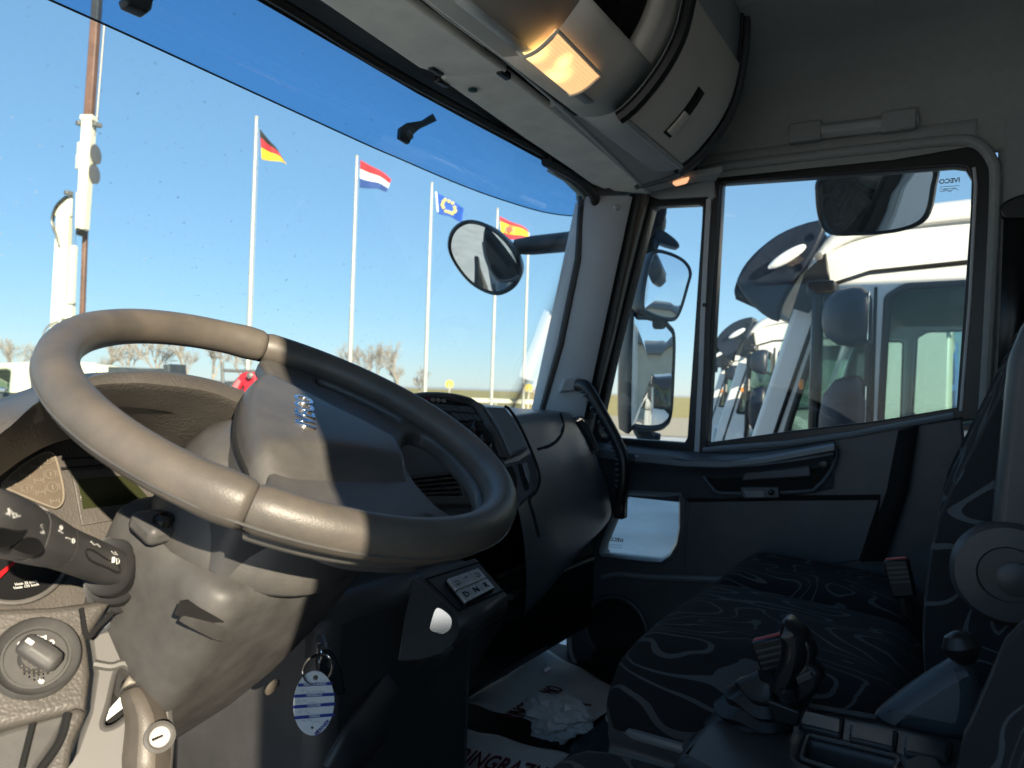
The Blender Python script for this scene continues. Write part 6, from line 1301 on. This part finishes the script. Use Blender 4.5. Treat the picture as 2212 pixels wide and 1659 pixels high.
TL_ = [('wide bare tree right of the second flagpole', 800, 52, 4.8, 0, .3), ('bare tree touching the right side of the widest bare tree', 862, 56, 4.6, 1, 1.2), ('low bare bush between second and middle flagpoles, next to grass', 908, 58, 3.0, 2, 2.), ('bare tree just left of second flagpole over steering rim', 745, 60, 4.6, 1, 3.),
    ('bare tree inside the wheel opening above the red boom', 520, 62, 5.2, 0, 4.), ('bare tree in wheel opening left of the rack', 460, 60, 5.4, 2, 5.), ('tallest bare tree in the wheel opening', 400, 58, 5.6, 1, .8), ('bare tree above the peak of the instrument hood', 340, 62, 5.2, 0, 2.2), ('bare tree above the flat truck bed inside wheel', 280, 64, 5.0, 2, 1.5), ('bare tree close to the left inner rim of wheel', 225, 66, 4.8, 1, 4.4), ('hazy bare tree at left edge above the lorry cab', 30, 70, 5.0, 0, 3.3), ('small bare tree seen beside crane base', 90, 72, 4.2, 2, .2), ('bare tree behind the top spoke of wheel', 640, 64, 4.6, 2, 5.5), ('small bare bush right of the rightmost flagpole', 1170, 60, 2.8, 1, 2.9)]
for a in TL_: place_tree(*a)
# blue steel frame and pale van seen through the nearest truck
bf_ = thing('blue_frame', 'blue steel loading frame beyond the parked trucks', 'frame', D(2060, 900, 12))
for a, b_ in (((2030, 800), (2036, 960)), ((2062, 740), (2066, 960)), ((2030, 800), (2064, 760)), ((2033, 860), (2065, 830))): MB().tube([D(*a, 12), D(*b_, 12)], .05, 8).build('frame_bar', M['bluep'], bf_)
# things behind us that only the mirrors show
wh = thing('warehouse', 'beige warehouse with red end wall reflected in mirrors', 'building', (6, -32, 0))
MB().box((6, -34, 2.6), (16, 8, 5.2)).build('wall', M['beige'], wh, bevel=.02)
MB().box((-6, -33, 2.2), (8, 6, 4.4)).build('end_wall', M['brick'], wh, bevel=.02)
MB().loft([[(-2.5, -38.5, 5.2), (-2.5, -34, 6.6), (-2.5, -29.5, 5.2)], [(14.5, -38.5, 5.2), (14.5, -34, 6.6), (14.5, -29.5, 5.2)]]).build('roof', M['steel'], wh, solid=.1)
t4 = copy_tree(t1); t4['label'] = 'white truck behind us, reflected in the tall door mirror'; t4.location = (3.4, -12.5, 0)

# ================================================================ third level: pieces that belong to a part
def nest(t, part, names):
    for rt in [o for o in bpy.data.objects if o.parent is None and o.type == 'EMPTY' and o.name.split('.')[0] == t]:
        ps_ = [c for c in rt.children if c.name.split('.')[0] == part]
        if not ps_: continue
        for c in list(rt.children):
            if c.name.split('.')[0] in names and c not in ps_:
                cc_ = sum((V3(q) for q in c.bound_box), V3())/8
                best = min(ps_, key=lambda p: (sum((V3(q) for q in p.bound_box), V3())/8-cc_).length); c.parent = best
nest('passenger_door', 'handle_pocket', {'inner_handle', 'lock_knob', 'pocket_rim', 'catch', 'catch_slot', 'catch_knob'})
for o in [o for o in bpy.data.objects if o.name.split('.')[0] == 'pane_print']:
    o.parent = min([p for p in o.parent.children if p.name.split('.')[0] in ('main_pane', 'kerb_pane')], key=lambda p: (sum((V3(q) for q in p.bound_box), V3())/8-sum((V3(q) for q in o.bound_box), V3())/8).length)
nest('passenger_door', 'armrest', {'ledge_strip', 'switch_cover'}); nest('passenger_door', 'inset_panel', {'panel_moulding'})
nest('passenger_door', 'speaker_cover', {'speaker_ring'}); nest('passenger_door', 'kerb_pane', {'kerb_pane_frame'})
nest('overhead_shelf', 'storage_door', {'latch', 'latch_recess', 'door_seal', 'lower_lip'})
nest('dashboard', 'instrument_panel', {'warning_lamps', 'cluster_rim', 'warning_symbols', 'display', 'display_frame', 'panel_groove', 'painted_lit_edge', 'gauge_face', 'gauge_ring', 'gauge_needle', 'gauge_marks', 'gauge_print'})
nest('dashboard', 'switch_bezel', {'switch_base', 'switch_grip', 'switch_symbols', 'dimmer_symbol', 'switch_stipple'})
nest('dashboard', 'centre_face', {'button', 'button_bed', 'indicator', 'radio_face', 'dial_knob', 'radio_seam', 'control_frame'})
nest('dashboard', 'lower_trim', {'slot', 'slot_flap'}); nest('dashboard', 'vent_frame', {'louvre', 'vent_back', 'thumb_wheel', 'vent_mark'})
nest('dashboard', 'passenger_skin', {'cover_groove', 'side_defroster', 'defroster_rim', 'warning_sticker'})
nest('steering_wheel', 'airbag_pad', {'emblem', 'pad_seam'}); nest('steering_wheel', 'leather_rim', {'stitch_line', 'rim_seam'})
nest('gear_selector', 'key', {'key_letter', 'key_mark'}); nest('gear_selector', 'pod_top', {'pod_recess', 'recess_edge'})
nest('steering_column', 'adjusting_lever', {'lever_screw', 'screw_slot', 'lever_cap'}); nest('steering_column', 'lower_shroud', {'recess', 'pull_lip', 'screw_cap'})
nest('key_tag', 'tag_body', {'blue_band', 'band_word', 'handwriting', 'tag_print', 'tag_logo'}); nest('passenger_seat', 'headrest', {'headrest_post'}); nest('passenger_seat', 'hinge_cover', {'hinge_cap'})
nest('parked_truck', 'mirror', {'mirror_glass'}); nest('parked_truck', 'side_pane', {'pane_seal'}); nest('parked_truck', 'shield_end', {'marker_lamp', 'shield_bolt'}); nest('ignition_key', 'key_head', {'key_button'})
nest('paper_mat', 'sheet', {'printed_word', 'printed_logo', 'printed_lines'}); nest('flag', 'cloth', {'star_ring', 'crest', 'crest_column', 'hoist_band'}); nest('centre_console', 'console_top', {'tray_rim', 'tray_floor', 'tray_rib', 'pocket_groove', 'pocket_pad'})
